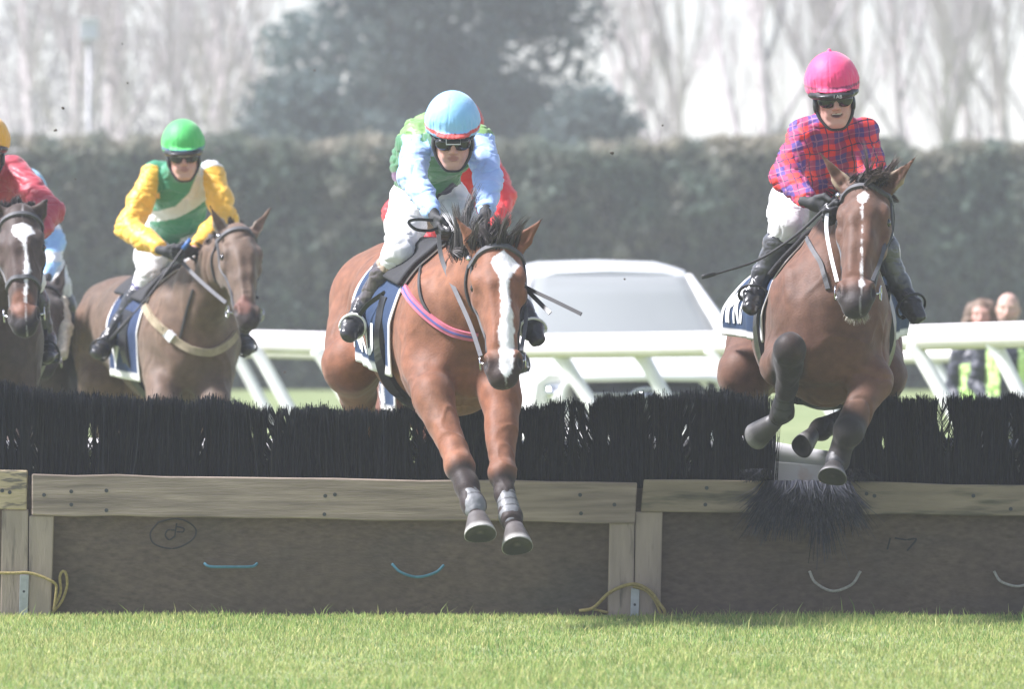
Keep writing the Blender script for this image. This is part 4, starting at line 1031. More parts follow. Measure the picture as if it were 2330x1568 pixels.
def saddlery(H, S):
    o = H.o
    t0, t1, am = S.get('cloth', (.02, .62, 112)); navy = np.array(S.get('navy', NAVY))
    def cf(x, y):
        e = abs(y * 2 - 1); return tuple(WHITE) if (e > .95 or x < .035 or x > .965) else tuple(navy)
    cl, ev = drape(H, 'saddle_cloth', t0, t1, -am, am, M_cloth, .012, cf, nt=44, na=90, skew=S.get('skew', .05), cap=.36, flare=S.get('flare', 0.))
    # lettering on the left-hand flap as seen from the front
    if S.get('text'):
        cu = bpy.data.curves.new('lettering', 'FONT'); cu.body = S['text']; cu.size = 1; cu.resolution_u = 3; cu.offset = .035
        to = bpy.data.objects.new('tmp', cu); COL.objects.link(to); me = bpy.data.meshes.new_from_object(to.evaluated_get(bpy.context.evaluated_depsgraph_get()))
        co = np.array([tuple(p.co) for p in me.vertices]); fs = [tuple(p.vertices) for p in me.polygons]; bpy.data.objects.remove(to); 
        co[:, 0] = (co[:, 0] - co[:, 0].min()) / np.ptp(co[:, 0]); co[:, 1] = (co[:, 1] - co[:, 1].min()) / np.ptp(co[:, 1])
        bmt = bmesh.new(); vs = [bmt.verts.new((c[0], c[1], 0)) for c in co]
        for q in fs:
            try: bmt.faces.new([vs[i] for i in q])
            except ValueError: pass
        bmesh.ops.triangulate(bmt, faces=bmt.faces[:])
        for _ in range(3):
            es = [e for e in bmt.edges if e.calc_length() > .06]
            if es: bmesh.ops.subdivide_edges(bmt, edges=es, cuts=1); bmesh.ops.triangulate(bmt, faces=bmt.faces[:])
        x0, x1, y0, y1 = S['textbox']   # along (1 rear .. 0 front), around
        vv = []
        for w_ in bmt.verts:
            X = x0 + (x1 - x0) * w_.co.x; Y = y0 + (y1 - y0) * w_.co.y; p = ev(X, Y); n = (ev(X + .02, Y) - ev(X - .02, Y)).cross(ev(X, Y + .02) - ev(X, Y - .02)).normalized()
            ctr = H.C.lerp(H.R, .3)
            if n.dot(p - ctr) < 0: n = -n
            vv.append(p + n * .008)
        ff = [tuple(x.index for x in fa.verts) for fa in bmt.faces]; bmt.verts.index_update(); ff = [tuple(x.index for x in fa.verts) for fa in bmt.faces]
        mesh_obj('lettering', vv, ff, M_white, cl, False); bmt.free()
    lc = np.array([.025, .025, .028])
    drape(H, 'saddle', t0 + .0, t0 + .36, -50, 50, M_black if False else M_cloth, .032, lambda x, y: tuple(lc), nt=20, na=40, th=.02, back=.02)
    # girth
    gc = H.C.lerp(H.R, .20); P = []
    for a in np.linspace(62, 298, 26):
        d = H.ud * math.cos(R(a)) + H.sd * math.sin(R(a)); hit, n = H.surf.cast(gc + d * 1.0, -d, 1.0)
        P.append((hit if hit is not None else gc + d * .33))
    strap('girth', P, H.surf, .09, M_black, o, lift=.016, th=.008, n=2)
def reinline(o, name, pts, mt, w=.016, n=8, nv=Vector((0, -1, 0))):
    return strap(name, pts, nv, w, mt, o, lift=.003, th=.003, n=n, snap=False)
def stirrup(o, foot, up, fwd, r, mt, name='stirrup_iron'):
    """D-shaped iron around the ball of the foot"""
    up = nrm(up); sw = nrm(up.cross(Vector(fwd))); P = []
    for a in np.linspace(-35, 215, 22): P.append(foot + sw * math.cos(R(a)) * r * .92 + up * math.sin(R(a)) * r * 1.25 + up * .01)
    m = MB(); m.tube(P, .0065, 8); a, b = P[0], P[-1]; m.tube([a, b], [.011, .011], 8, flat=.6); return m.build(name, mt, o, True)
# ================================================================ RIDERS
M_skin = mat('skin', attr=True, rough=.55, vary=.08, scale=25, bump=.0006, bscale=120, spec=.35)
M_silk = mat('racing_silk', attr=True, rough=.5, vary=.05, scale=18, bump=.005, bscale=16, sheen=.2)
M_breech = mat('white_breeches', (.74, .73, .72), .7, vary=.06, scale=10, bump=.005, bscale=20)
M_rboot = mat('riding_boot', attr=True, rough=.32, vary=.2, scale=18, bump=.003, bscale=30, coat=.3)
M_glove = mat('black_glove', attr=True, rough=.7, vary=.2, scale=40, bump=.002, bscale=70)
M_cap = mat('cap_silk', attr=True, rough=.6, vary=.04, scale=15, bump=.003, bscale=26, sheen=.3)
M_helm = mat('helmet_shell', (.022, .022, .025), .4, vary=.1)
M_lens = mat('goggle_lens', (.014, .015, .018), .08, spec=.7)
def plaid():
    m = bpy.data.materials.new('plaid_shirt'); m.use_nodes = True; nt = m.node_tree; L = nt.links; b = nt.nodes['Principled BSDF']; b.inputs['Roughness'].default_value = .75
    tc = nt.nodes.new('ShaderNodeTexCoord'); nz = nt.nodes.new('ShaderNodeTexNoise'); nz.inputs['Scale'].default_value = 7; L.new(tc.outputs['Object'], nz.inputs['Vector'])
    ma = nt.nodes.new('ShaderNodeVectorMath'); ma.operation = 'MULTIPLY_ADD'; L.new(nz.outputs['Color'], ma.inputs[0]); ma.inputs[1].default_value = (.05, .05, .05)
    L.new(tc.outputs['Object'], ma.inputs[2]); mp = nt.nodes.new('ShaderNodeMapping'); mp.inputs['Rotation'].default_value = (0, R(12), 0); L.new(ma.outputs[0], mp.inputs[0])
    sx = nt.nodes.new('ShaderNodeSeparateXYZ'); L.new(mp.outputs[0], sx.inputs[0])
    def mth(op, a, b_=None, c=None):
        n = nt.nodes.new('ShaderNodeMath'); n.operation = op
        for i, x in enumerate((a, b_, c)):
            if x is None: continue
            if isinstance(x, (int, float)): n.inputs[i].default_value = x
            else: L.new(x, n.inputs[i])
        return n.outputs[0]
    def band(sock, per, ph, duty, off=0.):
        a = mth('FRACT', mth('MULTIPLY_ADD', sock, 1 / per, ph + off)); return mth('LESS_THAN', a, duty)
    x, z = sx.outputs['X'], sx.outputs['Z']; per = .098
    ax, az = band(x, per, 0, .55), band(z, per, 0, .55)
    red, pur, mid, drk = (.80, .05, .045), (.10, .055, .24), (.36, .045, .13), (.06, .03, .09)
    def mix(f, c1, c2):
        n = nt.nodes.new('ShaderNodeMix'); n.data_type = 'RGBA'; L.new(f, n.inputs[0])
        for i, c in ((6, c1), (7, c2)):
            if isinstance(c, tuple): n.inputs[i].default_value = (*c, 1)
            else: L.new(c, n.inputs[i])
        return n.outputs[2]
    both = mth('MULTIPLY', ax, az); none = mth('MULTIPLY', mth('SUBTRACT', 1.0, ax), mth('SUBTRACT', 1.0, az))
    c = mix(both, mid, red); c = mix(none, c, pur)
    lx = band(x, per, 0, .05, .78); lz = band(z, per, 0, .05, .78); c = mix(mth('MAXIMUM', lx, lz), c, drk)
    wx = band(x, per, 0, .05, .27); wz = band(z, per, 0, .05, .27); c = mix(mth('MULTIPLY', mth('MAXIMUM', wx, wz), .3), c, (.75, .35, .35))
    L.new(c, b.inputs['Base Color'])
    n2 = nt.nodes.new('ShaderNodeTexNoise'); n2.inputs['Scale'].default_value = 16; L.new(tc.outputs['Object'], n2.inputs['Vector'])
    bp = nt.nodes.new('ShaderNodeBump'); bp.inputs['Distance'].default_value = .005; L.new(n2.outputs['Fac'], bp.inputs['Height']); L.new(bp.outputs[0], b.inputs['Normal'])
    return m
def tiny_text(txt, p, size, mt, parent):
    cu = bpy.data.curves.new('lettering', 'FONT'); cu.body = txt; cu.size = size; cu.align_x = 'CENTER'
    to = bpy.data.objects.new('tmp', cu); COL.objects.link(to); me = bpy.data.meshes.new_from_object(to.evaluated_get(bpy.context.evaluated_depsgraph_get()))
    v = [(p.x + q.co.x, p.y - q.co.y * .1, p.z + q.co.y) for q in me.vertices]; f = [tuple(q.vertices) for q in me.polygons]; bpy.data.objects.remove(to)
    return mesh_obj('lettering', v, f, mt, parent, False)
def wrinkle(amp=.006, fr=9.):
    def f(v):
        w = v + .02 * np.stack([vnoise(v * 8), vnoise(v * 8 + 5), vnoise(v * 8 + 11)], -1)
        a = vnoise(w * np.array([fr * .7, fr * .7, fr * 1.7])); b = vnoise(w * np.array([fr * 1.6, fr * 1.6, fr * 3.2]) + 9); c = vnoise(w * np.array([fr * 3.6, fr * 3.6, fr * 1.8]) + 19)
        rg = lambda q, s_: np.exp(-(q / s_) ** 2)
        return amp * (1 - 2 * np.abs(a)) * .9 - amp * 1.0 * rg(b, .16) + amp * .35 * rg(c, .2)
    return f
def hand(Bb, w, D, A, N, curl=1.):
    """gloved fist: w wrist, D along the forearm, A across (towards the thumb), N palm side"""
    D, A, N = nrm(D), nrm(A), nrm(N)
    Bb.cone(w - D * .03, w + D * .02, .027, .026, .012)
    Bb.cone(w + D * .02, w + D * .075, .018, .017, .015, A, 1.9, 2.5)
    for i, (ln, off) in enumerate(((.97, .031), (1.06, .011), (1., -.010), (.82, -.030))):
        b = w + D * .080 + A * off; p1 = b + D * .030 * ln + N * .010; p2 = p1 + D * .006 + N * .026 * ln; p3 = p2 - D * .020 + N * .006
        Bb.chain([(b, .0108), (p1, .0105), (p2, .0098), (p3, .009)], .005)
    t0 = w + D * .028 + A * .030; t1 = w + D * .055 + A * .048 + N * .016; t2 = w + D * .078 + A * .036 + N * .034
    Bb.chain([(t0, .0145), (t1, .0125), (t2, .0105)], .008)
def person(S):
    sc_ = S.get('scale', 1.)
    Cc = Vector(S['head']); U = nrm(S.get('hup', (0, 0, 1))); Fw = nrm(S.get('hfw', (0, -1, 0))); Fw = nrm(Fw - U * Fw.dot(U)); Sd = Fw.cross(U); Sd = Sd if Sd.x > 0 else -Sd
    g = 1.06 * sc_
    def hp(a, b, c): return Cc + Sd * (a * g) + Fw * (b * g) + U * (c * g)   # side, forward, up
    ax = (Sd, Fw, U)
    def E(Bb, a, b, c, r, k=.02, op=0, axx=None): Bb.ell(hp(a, b, c), tuple(x * g for x in r), axx or ax, k, op)
    sh = [Vector(p) for p in S['shoulders']]; el = [Vector(p) for p in S['elbows']]; wr = [Vector(p) for p in S['wrists']]
    hi = [Vector(p) for p in S['hips']]; kn = [Vector(p) for p in S['knees']]; an = [Vector(p) for p in S['ankles']]; to = [Vector(p) for p in S['toes']]
    pel = (hi[0] + hi[1]) / 2; chest = (sh[0] + sh[1]) / 2; nb = chest + (Cc - chest) * .3
    ssd = nrm(sh[1] - sh[0]); tw = chest.lerp(pel, .22); mid = chest.lerp(pel, .6)
    if S.get('hunch'): mid = mid + Vector(S['hunch']); tw = tw + Vector(S['hunch']) * .6
    fine = S.get('h', .0048)
    B = Blob(.03)
    E(B, 0, -.008, .040, (.076, .094, .085)); E(B, 0, .018, -.025, (.064, .074, .082)); E(B, 0, .058, -.088, (.030, .028, .022), .03)
    for k in (-1, 1):
        B.cone(hp(.056 * k, .0, -.045), hp(.020 * k, .065, -.092), .016 * g, .014 * g, .03)
        E(B, .044 * k, .066, -.012, (.022, .02, .018), .02)
        E(B, .077 * k, -.008, .0, (.012, .022, .032), .008)
        E(B, .031 * k, .094, .020, (.018, .012, .012), .012, op=1)
        E(B, .0135 * k, .100, -.026, (.008, .010, .008), .006)
        E(B, .030 * k, .074, -.050, (.018, .018, .02), .02)
    B.cone(hp(-.04, .078, .036), hp(.04, .078, .036), .012 * g, .012 * g, .015)
    B.cone(hp(0, .088, .026), hp(0, .110, -.020), .0085 * g, .0125 * g, .008)
    E(B, 0, .092, -.048, (.025, .010, .0065), .006); E(B, 0, .090, -.062, (.021, .010, .007), .006)
    mo = .0018 + S.get('mouth', 0) * .0052
    E(B, 0, .100, -.0548, (.024 + .006 * S.get('mouth', 0), .014, mo), .003, op=1)
    B.cone(hp(0, -.025, -.04), nb, .052 * sc_, .056 * sc_, .03)
    B.cone(nb, tw, .06, .11, .05, ssd, 1.2, 1.35); B.cone(tw, mid, .115, .105, .05, ssd, 1.3, 1.2); B.cone(mid, pel, .105, .115, .05, ssd, 1.2, 1.25)
    for i in (0, 1):
        B.cone(tw, sh[i], .07, .05, .05); B.chain([(sh[i], .05), (el[i], .04), (wr[i], .026)], .02)
        B.chain([(hi[i], .088), (kn[i], .055), (kn[i].lerp(an[i], .3), .052), (an[i], .031)], .03)
    v, f = B.build(fine, None, 1)
    P = v - V3(Cc); a_, b_, c_ = P @ V3(Sd) / g, P @ V3(Fw) / g, P @ V3(U) / g
    sk = np.array(S.get('skin', (.56, .33, .27))); col = np.tile(sk, (len(v), 1)); near = (np.abs(a_) < .12) & (b_ > 0) & (np.abs(c_) < .16)
    lip = near * (1 - smoothstep(.7, 1.15, np.sqrt((a_ / .026) ** 2 + ((c_ + .055) / .013) ** 2))) * (b_ > .07)
    rosy = near * (np.exp(-(((np.abs(a_) - .045) / .022) ** 2 + ((c_ + .028) / .025) ** 2)) * .5 + .5 * np.exp(-((a_ / .014) ** 2 + ((c_ + .02) / .016) ** 2)))
    col = col * (1 - .35 * rosy[:, None] * np.array([0, .8, .8])); lc = np.array([.33, .13, .12]); col = col * (1 - lip[:, None] * .8) + lc * lip[:, None] * .8
    if S.get('mouth'):
        tt = near * (1 - smoothstep(.7, 1.1, np.sqrt((a_ / .028) ** 2 + ((c_ + .0555 - 5 * a_ ** 2) / .0095) ** 2))) * (b_ > .07); tt = tt[:, None]; col = col * (1 - tt) + np.array([.08, .03, .03]) * tt
        te = (near & (np.abs(a_) < .02) & (np.abs(c_ + .0505 - 5 * a_ ** 2) < .0028) & (b_ > .07))[:, None]; col = np.where(te, np.array([.7, .66, .6]), col)
    if S.get('hair') is not None:
        top = smoothstep(.045, .06, c_ - .35 * np.maximum(b_ - .02, 0) + .25 * np.maximum(-b_, 0) + (b_ < .0) * .10) * (np.abs(a_) < .12) * (c_ > -.09); top = top * ((b_ < .075) | (c_ > .07)); col = col * (1 - top[:, None]) + np.array(S['hair']) * top[:, None]
    if S.get('beard'):
        bb = near * smoothstep(-.035, -.055, c_) * .5; col = col * (1 - bb[:, None]) + np.array(S['beard']) * bb[:, None]
    o = mesh_obj('person', v, f, M_skin, None, True, np.clip(col, 0, 1), loc=tuple(pel)); tag(o, S['label'], S.get('cat', 'jockey'), S.get('group'))
    # ---- shirt
    T = Blob(.045); fl = S.get('loose', 1.)
    T.cone(nb + (Cc - nb) * .18, nb, .060, .066, .03); T.cone(nb, tw, .066, .135 * fl, .05, ssd, 1.35, 1.30); T.cone(tw, mid, .135 * fl, .125 * fl, .06, ssd, 1.28, 1.2); T.cone(mid, mid.lerp(pel, S.get('shirtlen', .85)), .125 * fl, .12, .05, ssd, 1.2, 1.25)
    for i in (0, 1):
        rs = S.get('sleeve', (.068, .060, .060, .040))
        T.cone(tw, sh[i], .08, .058, .05); T.chain([(sh[i], rs[0]), (sh[i].lerp(el[i], .55), rs[1]), (el[i], rs[2]), (el[i].lerp(wr[i], .45), rs[1] * .9), (el[i].lerp(wr[i], S.get('cuff', .90)), rs[3])], .03)
    tv, tf = T.build(S.get('sh', .006), wrinkle(S.get('wr', .007)), 1)
    cf = S['shirt'](tv, dict(sh=sh, el=el, wr=wr, chest=chest, pel=pel, tw=tw, mid=mid, ssd=ssd, hp=hp))
    if isinstance(cf, tuple): so = mesh_obj('shirt', tv, tf, cf[0], o, True)
    else: so = mesh_obj('shirt', tv, tf, M_silk, o, True, cf)
    # ---- breeches
    if S.get('breeches', True):
        Q = Blob(.045); Q.cone(mid.lerp(pel, .55), pel, .118, .135, .05, ssd, 1.2, 1.3)
        for i in (0, 1): Q.chain([(hi[i], .100), (hi[i].lerp(kn[i], .5), .086), (kn[i], .066), (kn[i].lerp(an[i], .18), .056)], .04)
        qv, qf = Q.build(S.get('sh', .006), wrinkle(.005, 8), 1)
        if S.get('legcol'): mesh_obj('breeches', qv, qf, M_silk, o, True, S['legcol'](qv, kn))
        else: mesh_obj('breeches', qv, qf, M_breech, o, True)
    # ---- boots
    feet = []
    for i in (0, 1):
        if S.get('noboot'): break
        K = Blob(.02); k0 = kn[i].lerp(an[i], S.get('boottop', .12)); A_, T_ = an[i], to[i]; fd = nrm(T_ - A_); dn = nrm(an[i] - kn[i]); shin = dn
        dn = nrm(dn + Vector((0, .45, 0))); dn = nrm(dn - fd * dn.dot(fd)); feet.append((A_ + fd * .115 + dn * .05, dn, fd))
        K.chain([(k0, .058), (kn[i].lerp(an[i], .38), .062), (kn[i].lerp(an[i], .75), .046), (A_, .040)], .02)
        heel = A_ + dn * .045 - fd * .035; ball = A_ + fd * .12 + dn * .035; tip = A_ + fd * .185 + dn * .035
        sw = fd.cross(dn)
        K.cone(A_, heel, .042, .034, .03); K.cone(A_ + dn * .01, ball, .042, .038, .03, sw, 1., 1.3); K.cone(ball, tip, .038, .030, .02, sw, 1.3, 1.3); K.cone(heel, ball, .032, .034, .02)
        kv, kf = K.build(.005, wrinkle(.003, 14), 1); bt = S.get('bootcol', ((.05, .045, .045), (.05, .045, .045), .0))
        ds, t = seg_dist(kv, kn[i], an[i]); top = (t < S.get('boottop', .12) + bt[2])[:, None]
        kc = np.where(top, np.array(bt[1]), np.array(bt[0]))
        ft = smoothstep(.0, .03, (kv - V3(A_)) @ V3(fd) - .01)[:, None] * (t > .9)[:, None]; kc = kc * (1 - ft) + np.array([.022, .021, .021]) * ft
        if S.get('sole') is not None:
            so_ = smoothstep(.050, .056, (kv - V3(A_)) @ V3(dn))[:, None] ; kc = kc * (1 - so_) + np.array(S['sole']) * so_
        mesh_obj('riding_boot', kv, kf, M_rboot, o, True, kc)
    # ---- gloves
    for i in (0, 1):
        if S.get('nogloves'): break
        G = Blob(.01); D = wr[i] - el[i]; ha = S['hands'][i]; D2 = Vector(ha.get('D', D))
        hand(G, wr[i] + nrm(D) * .0, D2, ha['A'], ha['N']); gv, gf = G.build(.0036, None, 1)
        gc = np.tile(np.array(S.get('glove', (.03, .03, .032))), (len(gv), 1)); mesh_obj('glove', gv, gf, M_glove, o, True, gc)
    # ---- helmet, cap, goggles
    if S.get('cap') is not None:
        hc = S.get('capz', .066); R3 = S.get('capr', (.113, .132, .118))
        K = Blob(.012); E(K, 0, -.012, hc, R3); E(K, 0, -.03, hc - .28, (.5, .5, .245), .006, op=1)
        E(K, 0, .045, hc - .280, (.5, .35, .266), .01, op=1) if False else None
        E(K, 0, .105 if S.get('rimpeak') else .115, hc - .022, (.075, .040, .009), .012, axx=(Sd, nrm(Fw - U * .30), nrm(U + Fw * .30)))
        def capw(x):
            q = x - V3(Cc); aa = np.arctan2(q @ V3(Sd), q @ V3(Fw)); cc = (q @ V3(U)) / g - hc; low = 1 - smoothstep(.0, .075, cc)
            n_ = vnoise(np.stack([aa * 5, aa * 0 + 3, cc * 22], 1)); m_ = vnoise(np.stack([aa * 16, aa * 0, cc * 10], 1))
            seam = np.exp(-(np.sin(aa * 3 + .5) / .05) ** 2) * smoothstep(.02, .06, cc)
            return .0045 * (1 - 2 * np.abs(n_)) * (.25 + .75 * np.abs(np.sin(aa))) * low * .8 + .0022 * m_ * low - .0016 * seam
        if S.get('pom'): E(K, 0, -.01, hc + R3[2] + .004, (.009, .009, .009), .008)
        kv, kf = K.build(.0045, capw, 1)
        P = kv - V3(Cc); b_, c_ = P @ V3(Fw) / g, P @ V3(U) / g
        kc = np.tile(np.array(S['cap']), (len(kv), 1))
        if S.get('band') is not None:
            cb, zc, hw = S['band']; st = (np.abs(c_ - hc - zc + .10 * np.maximum(b_, 0)) < hw)[:, None]; kc = np.where(st, np.array(cb), kc)
        if S.get('panel') is not None: kc = S['panel'](kc, P @ V3(Sd) / g, b_, c_)
        he = mesh_obj('helmet', kv, kf, M_cap, o, True, kc)
        K = Blob(.01); E(K, 0, -.010, hc - .028, (R3[0] - .012, R3[1] - .016, .05)); E(K, 0, .108, hc - .050, (.066, .035, .010), .015);
        if S.get('rimpeak'): E(K, 0, .112, hc - .048, (.080, .045, .014), .015); E(K, 0, .01, hc - .045, (R3[0] - .006, R3[1] - .002, .035), .01)
        E(K, 0, -.01, hc - .36, (.4, .4, .285), .006, op=1)
        kv, kf = K.build(.005, None, 1); mesh_obj('helmet_rim', kv, kf, M_helm, he, True)
        for k in (-1, 1):  # harness
            m = MB(); m.tube(spline([hp(.083 * k, .0, .03), hp(.080 * k, .010, -.02), hp(.070 * k, .03, -.065), hp(.035 * k, .055, -.112), hp(.0, .06, -.12)], 5), .0075, 6); m.build('chin_strap', M_helm, he, True)
            K = Blob(.01); K.ell(hp(.080 * k, .005, -.015), (.012 * g, .030 * g, .038 * g), ax); kv, kf = K.build(.006, None, 1); mesh_obj('ear_pad', kv, kf, M_helm, he, True)
        if S.get('rimtext'): tiny_text(S['rimtext'], hp(.004, .1615, hc - .056), .022, M_wp, he)
        K = Blob(.014)
        gz = S.get('gogz', .016)
        for k in (-1, 1): E(K, .037 * k, .088, gz - .006, (.040, .021, .033), .014, axx=(nrm(Sd - Fw * .35 * k), nrm(Fw + Sd * .35 * k), U))
        E(K, 0, .1, gz + .012, (.02, .016, .010), .012)
        kv, kf = K.build(.0045, None, 1); go = mesh_obj('goggles', kv, kf, M_lens, o, True)
        for k in (-1, 1): m = MB(); m.tube(spline([hp(.066 * k, .070, gz), hp(.088 * k, .02, gz + .012), hp(.09 * k, -.03, gz + .03)], 4), .009, 6); m.build('strap', M_helm, go, True)
        if S.get('spare'):   # spare goggles pushed up on the peak: dark plate, pale frame
            sp = S['spare']; m = MB(); cx = [(-.03, .018), (.03, .018), (.03, -.012), (-.03, -.012), (-.03, .018)]
            P = [hp(a, .135 + (0 if c > 0 else .004), hc - .048 + c) for a, c in cx]; m.tube(P, .003, 6); m.build('goggle_frame', M_wp, he, True)
    o_feet[o.name] = feet
    return o, hp
o_feet = {}
def two_tone(body, sleeves, extra=None, thr=.075):
    body, sleeves = np.array(body), np.array(sleeves)
    def f(v, J):
        c = np.tile(body, (len(v), 1))
        for i in (0, 1):
            d1, t1 = seg_dist(v, J['sh'][i], J['el'][i]); d2, t2 = seg_dist(v, J['el'][i], J['wr'][i]); out = ((v - V3(J['sh'][i])) @ V3(J['ssd'])) * (1 if i else -1)
            m = ((d1 < .10) & (out > -.035 - .0 * t1) & (t1 > 0.0)) | ((d1 < .085) & (t1 > .35)) | (d2 < .085)
            c = np.where(m[:, None], sleeves, c)
        if extra: c = extra(c, v, J)
        return c
    return f
# ================================================================ shared bits for the cast
def leg_up(pts): return [(at(*p[:3]), p[3]) for p in pts]
def A(*p): return at(*p)
M_hairm = M_hair
def mane(H, name, n, back, L, up, seed, spread=.3, cb=(.018, .015, .014), w=.0022, side=.05, f0=-.04, grav=.25, ctip=(.05, .04, .035), fw=.0):
    """hair growing from the poll back along the crest"""
    r = np.random.default_rng(seed); t = r.random(n); sd = r.normal(0, 1, n) * side
    bk = nrm(-H.f * 1.0 - H.u * .1)
    base = [H.hp(.005 + .015 * r.random(), s_, f0) + bk * (tt * back) + H.u * (tt * .05) for s_, tt in zip(sd, t)]
    roots = []; 
    for p in base:
        c, nn = H.surf.near(p - H.u * .03); roots.append(tuple(c))
    roots = np.array(roots); d = np.tile(np.array(up, float), (n, 1)) + np.stack([sd * 9, t * 0, t * 0], 1)
    return hair(name, roots, d, L * (1 - .2 * t), w, M_hairm, H.o, seed, locks=26, grav=grav, spread=spread, curl=.35, K=6, cbase=cb, ctip=ctip)
def kit(H, J, irons=M_black, leather=M_black, r=.062):
    """stirrup irons under the rider's feet, hung from the saddle"""
    for i, (ball, dn, fd) in enumerate(o_feet[J.name]):
        up = nrm(-dn); stirrup(H.o, ball, up, fd, r, irons)
        top = H.C.lerp(H.R, .22) + H.sd * (.27 if i else -.27) + H.ud * .16
        a = ball + up * r * 1.3; tube_pts = [a, a.lerp(top, .5) + H.sd * (.02 if i else -.02), top]
        strap('stirrup_leather', tube_pts, Vector((0, -1, 0)), .022, leather, H.o, n=5, snap=False)
# ================================================================ CENTRE HORSE AND RIDER
Hc = dict(label='bright bay horse with a broad white blaze, front hooves reaching over the jump', poll=at(1128, 553, 38.82), muzzle=at(1146, 870, 38.45), hside=(1, -.06, 0),
    ears=(at(1037, 493, 38.86), at(1237, 495, 38.82)), coat=(.205, .083, .042), dark=(.028, .018, .015), chest=at(1042, 762, 39.3), croup=at(893, 695, 40.65), w=1.04,
    neck=[(at(1100, 640, 39.0), .165, .62), (at(1062, 690, 39.15), .215, .68), (at(1040, 720, 39.35), .26, .74)],
    legs=[dict(pts=leg_up([(975, 830, 39.15, .115), (985, 905, 38.95, .088), (1046, 1062, 38.66, .056), (1062, 1105, 38.58, .041), (1078, 1152, 38.50, .043), (1087, 1182, 38.44, .034)]), hoof=(at(1087, 1184, 38.43), at(1092, 1226, 38.37), (.15, -1, .1)), hr=.068, boot=(3, (.16, .165, .17))),
          dict(pts=leg_up([(1120, 830, 39.1, .115), (1138, 905, 38.98, .082), (1143, 1080, 38.68, .056), (1150, 1125, 38.6, .040), (1162, 1178, 38.52, .042), (1170, 1208, 38.46, .034)]), hoof=(at(1172, 1210, 38.45), at(1178, 1254, 38.38), (.05, -1, -.25)), hr=.066, boot=(3, (.16, .165, .17))),
          dict(pts=leg_up([(835, 760, 40.5, .19), (800, 830, 40.25, .125), (815, 905, 40.55, .075), (838, 985, 40.75, .05), (850, 1100, 40.9, .035)]), knee=3),
          dict(pts=leg_up([(985, 780, 40.5, .19), (1010, 830, 40.25, .125), (1000, 905, 40.55, .075), (1000, 985, 40.75, .05), (990, 1100, 40.9, .035)]), knee=3)],
    blaze=[(.105, .03, .0), (.15, .03, .038), (.20, .032, .054), (.27, .030, .036), (.33, .026, .018), (.45, .026, .017), (.58, .028, .022), (.66, .022, .030), (.78, .020, .028), (.88, .016, .026), (.97, .012, .020), (1.0, .01, 0)],
    h=.0072)
H1 = horse(Hc)
bridle(H1, dict(browmat=M_greyleather, cheekmat=M_leather))
saddlery(H1, dict(text='NPKU', textbox=(.93, .28, .045, .15), cloth=(.08, .62, 124), skew=.02))
mane(H1, 'mane', 1300, .34, .09, (-.25, -.2, .9), 71, spread=.33, ctip=(.10, .085, .08))
def tuft(H, name, px, py, sx, sy, n, up, L, seed, **kw):
    r = np.random.default_rng(seed); rts = []
    for k in range(n):
        c, nn = H.surf.cast(Vector((0, 0, CZ)), at(px + r.normal(0, sx), py + r.normal(0, sy), 40) - Vector((0, 0, CZ)), 90)
        if c is not None: rts.append(tuple(c))
    rts = np.array(rts); return hair(name, rts, np.tile(np.array(up, float), (len(rts), 1)), L, .0022, M_hair, H.o, seed, locks=kw.pop('locks', 22), **kw)
tuft(H1, 'mane_clump', 1048, 574, 12, 8, 800, (.06, -.1, 1), .27, 77, grav=.1, spread=.10, locks=9, curl=.35, K=7, cbase=(.03, .026, .024), ctip=(.13, .12, .11))
tuft(H1, 'mane_clump', 1118, 556, 24, 6, 1000, (.22, .1, 1), .16, 78, grav=.5, spread=.22, locks=16, curl=.35, K=7, cbase=(.022, .018, .017), ctip=(.10, .085, .08))
mane(H1, 'forelock', 500, .05, .08, (.15, -.2, 1), 72, spread=.35, side=.035, ctip=(.07, .055, .05))
LB = (.36, .52, .86)
def shirt1(v, J):
    def ex(c, v, J):
        px = v[:, 0] / v[:, 1] * F + 1165; py = 640 - (v[:, 2] - CZ) / v[:, 1] * F
        n = fbm(v * 9, 2) * 5
        yoke = (py < 296 + np.abs(px - 1020) * .12 + n)[:, None]; c = np.where(yoke, np.array([.17, .33, .09]), c)
        tors = (c[:, 2] < .5)
        dk = ((py > 415 + np.abs(px - 1030) * .9 + n) & (np.abs(px - 1022) < 45) & tors)[:, None]; c = np.where(dk, np.array([.035, .03, .06]), c)
        pu = (((py > 425 + n) & (px > 1045) & (px < 1100) & ~dk[:, 0]) | ((px < 925) & (py > 392) & (py < 412 + n))) & tors; c = np.where(pu[:, None], np.array([.16, .05, .17]), c)
        return c
    return two_tone((.055, .19, .08), LB, ex)(v, J)
S1 = dict(label='jockey in pale blue sleeves and cap with a red band, on the blazed bay', head=at(1030, 319, 39.35), hfw=(.03, -1, -.34), hup=(0, -.3, 1), shoulders=[at(950, 314, 39.75), at(1088, 320, 39.7)],
    elbows=[at(938, 402, 39.5), at(1112, 408, 39.45)], wrists=[at(988, 492, 39.2), at(1104, 486, 39.15)], hips=[at(938, 455, 40.25), at(1018, 458, 40.3)], knees=[at(906, 575, 39.58), at(1085, 585, 39.62)],
    ankles=[at(828, 698, 39.72), at(1186, 702, 39.72)], toes=[at(800, 752, 39.58), at(1212, 760, 39.60)], hunch=(-.05, .06, .06), shirt=shirt1, cap=(.27, .56, .86), band=((.60, .07, .06), -.012, .0085), capz=.080, capr=(.116, .138, .129),
    hands=[dict(D=(.25, -.6, -.75), A=(.1, -.8, .5), N=(1, -.2, 0)), dict(D=(-.1, -.6, -.75), A=(0, -.8, .5), N=(-1, -.2, 0))], spare=True, bootcol=((.085, .07, .072), (.36, .27, .19), .17), sole=(.13, .07, .11))
J1, j1hp = person(S1)
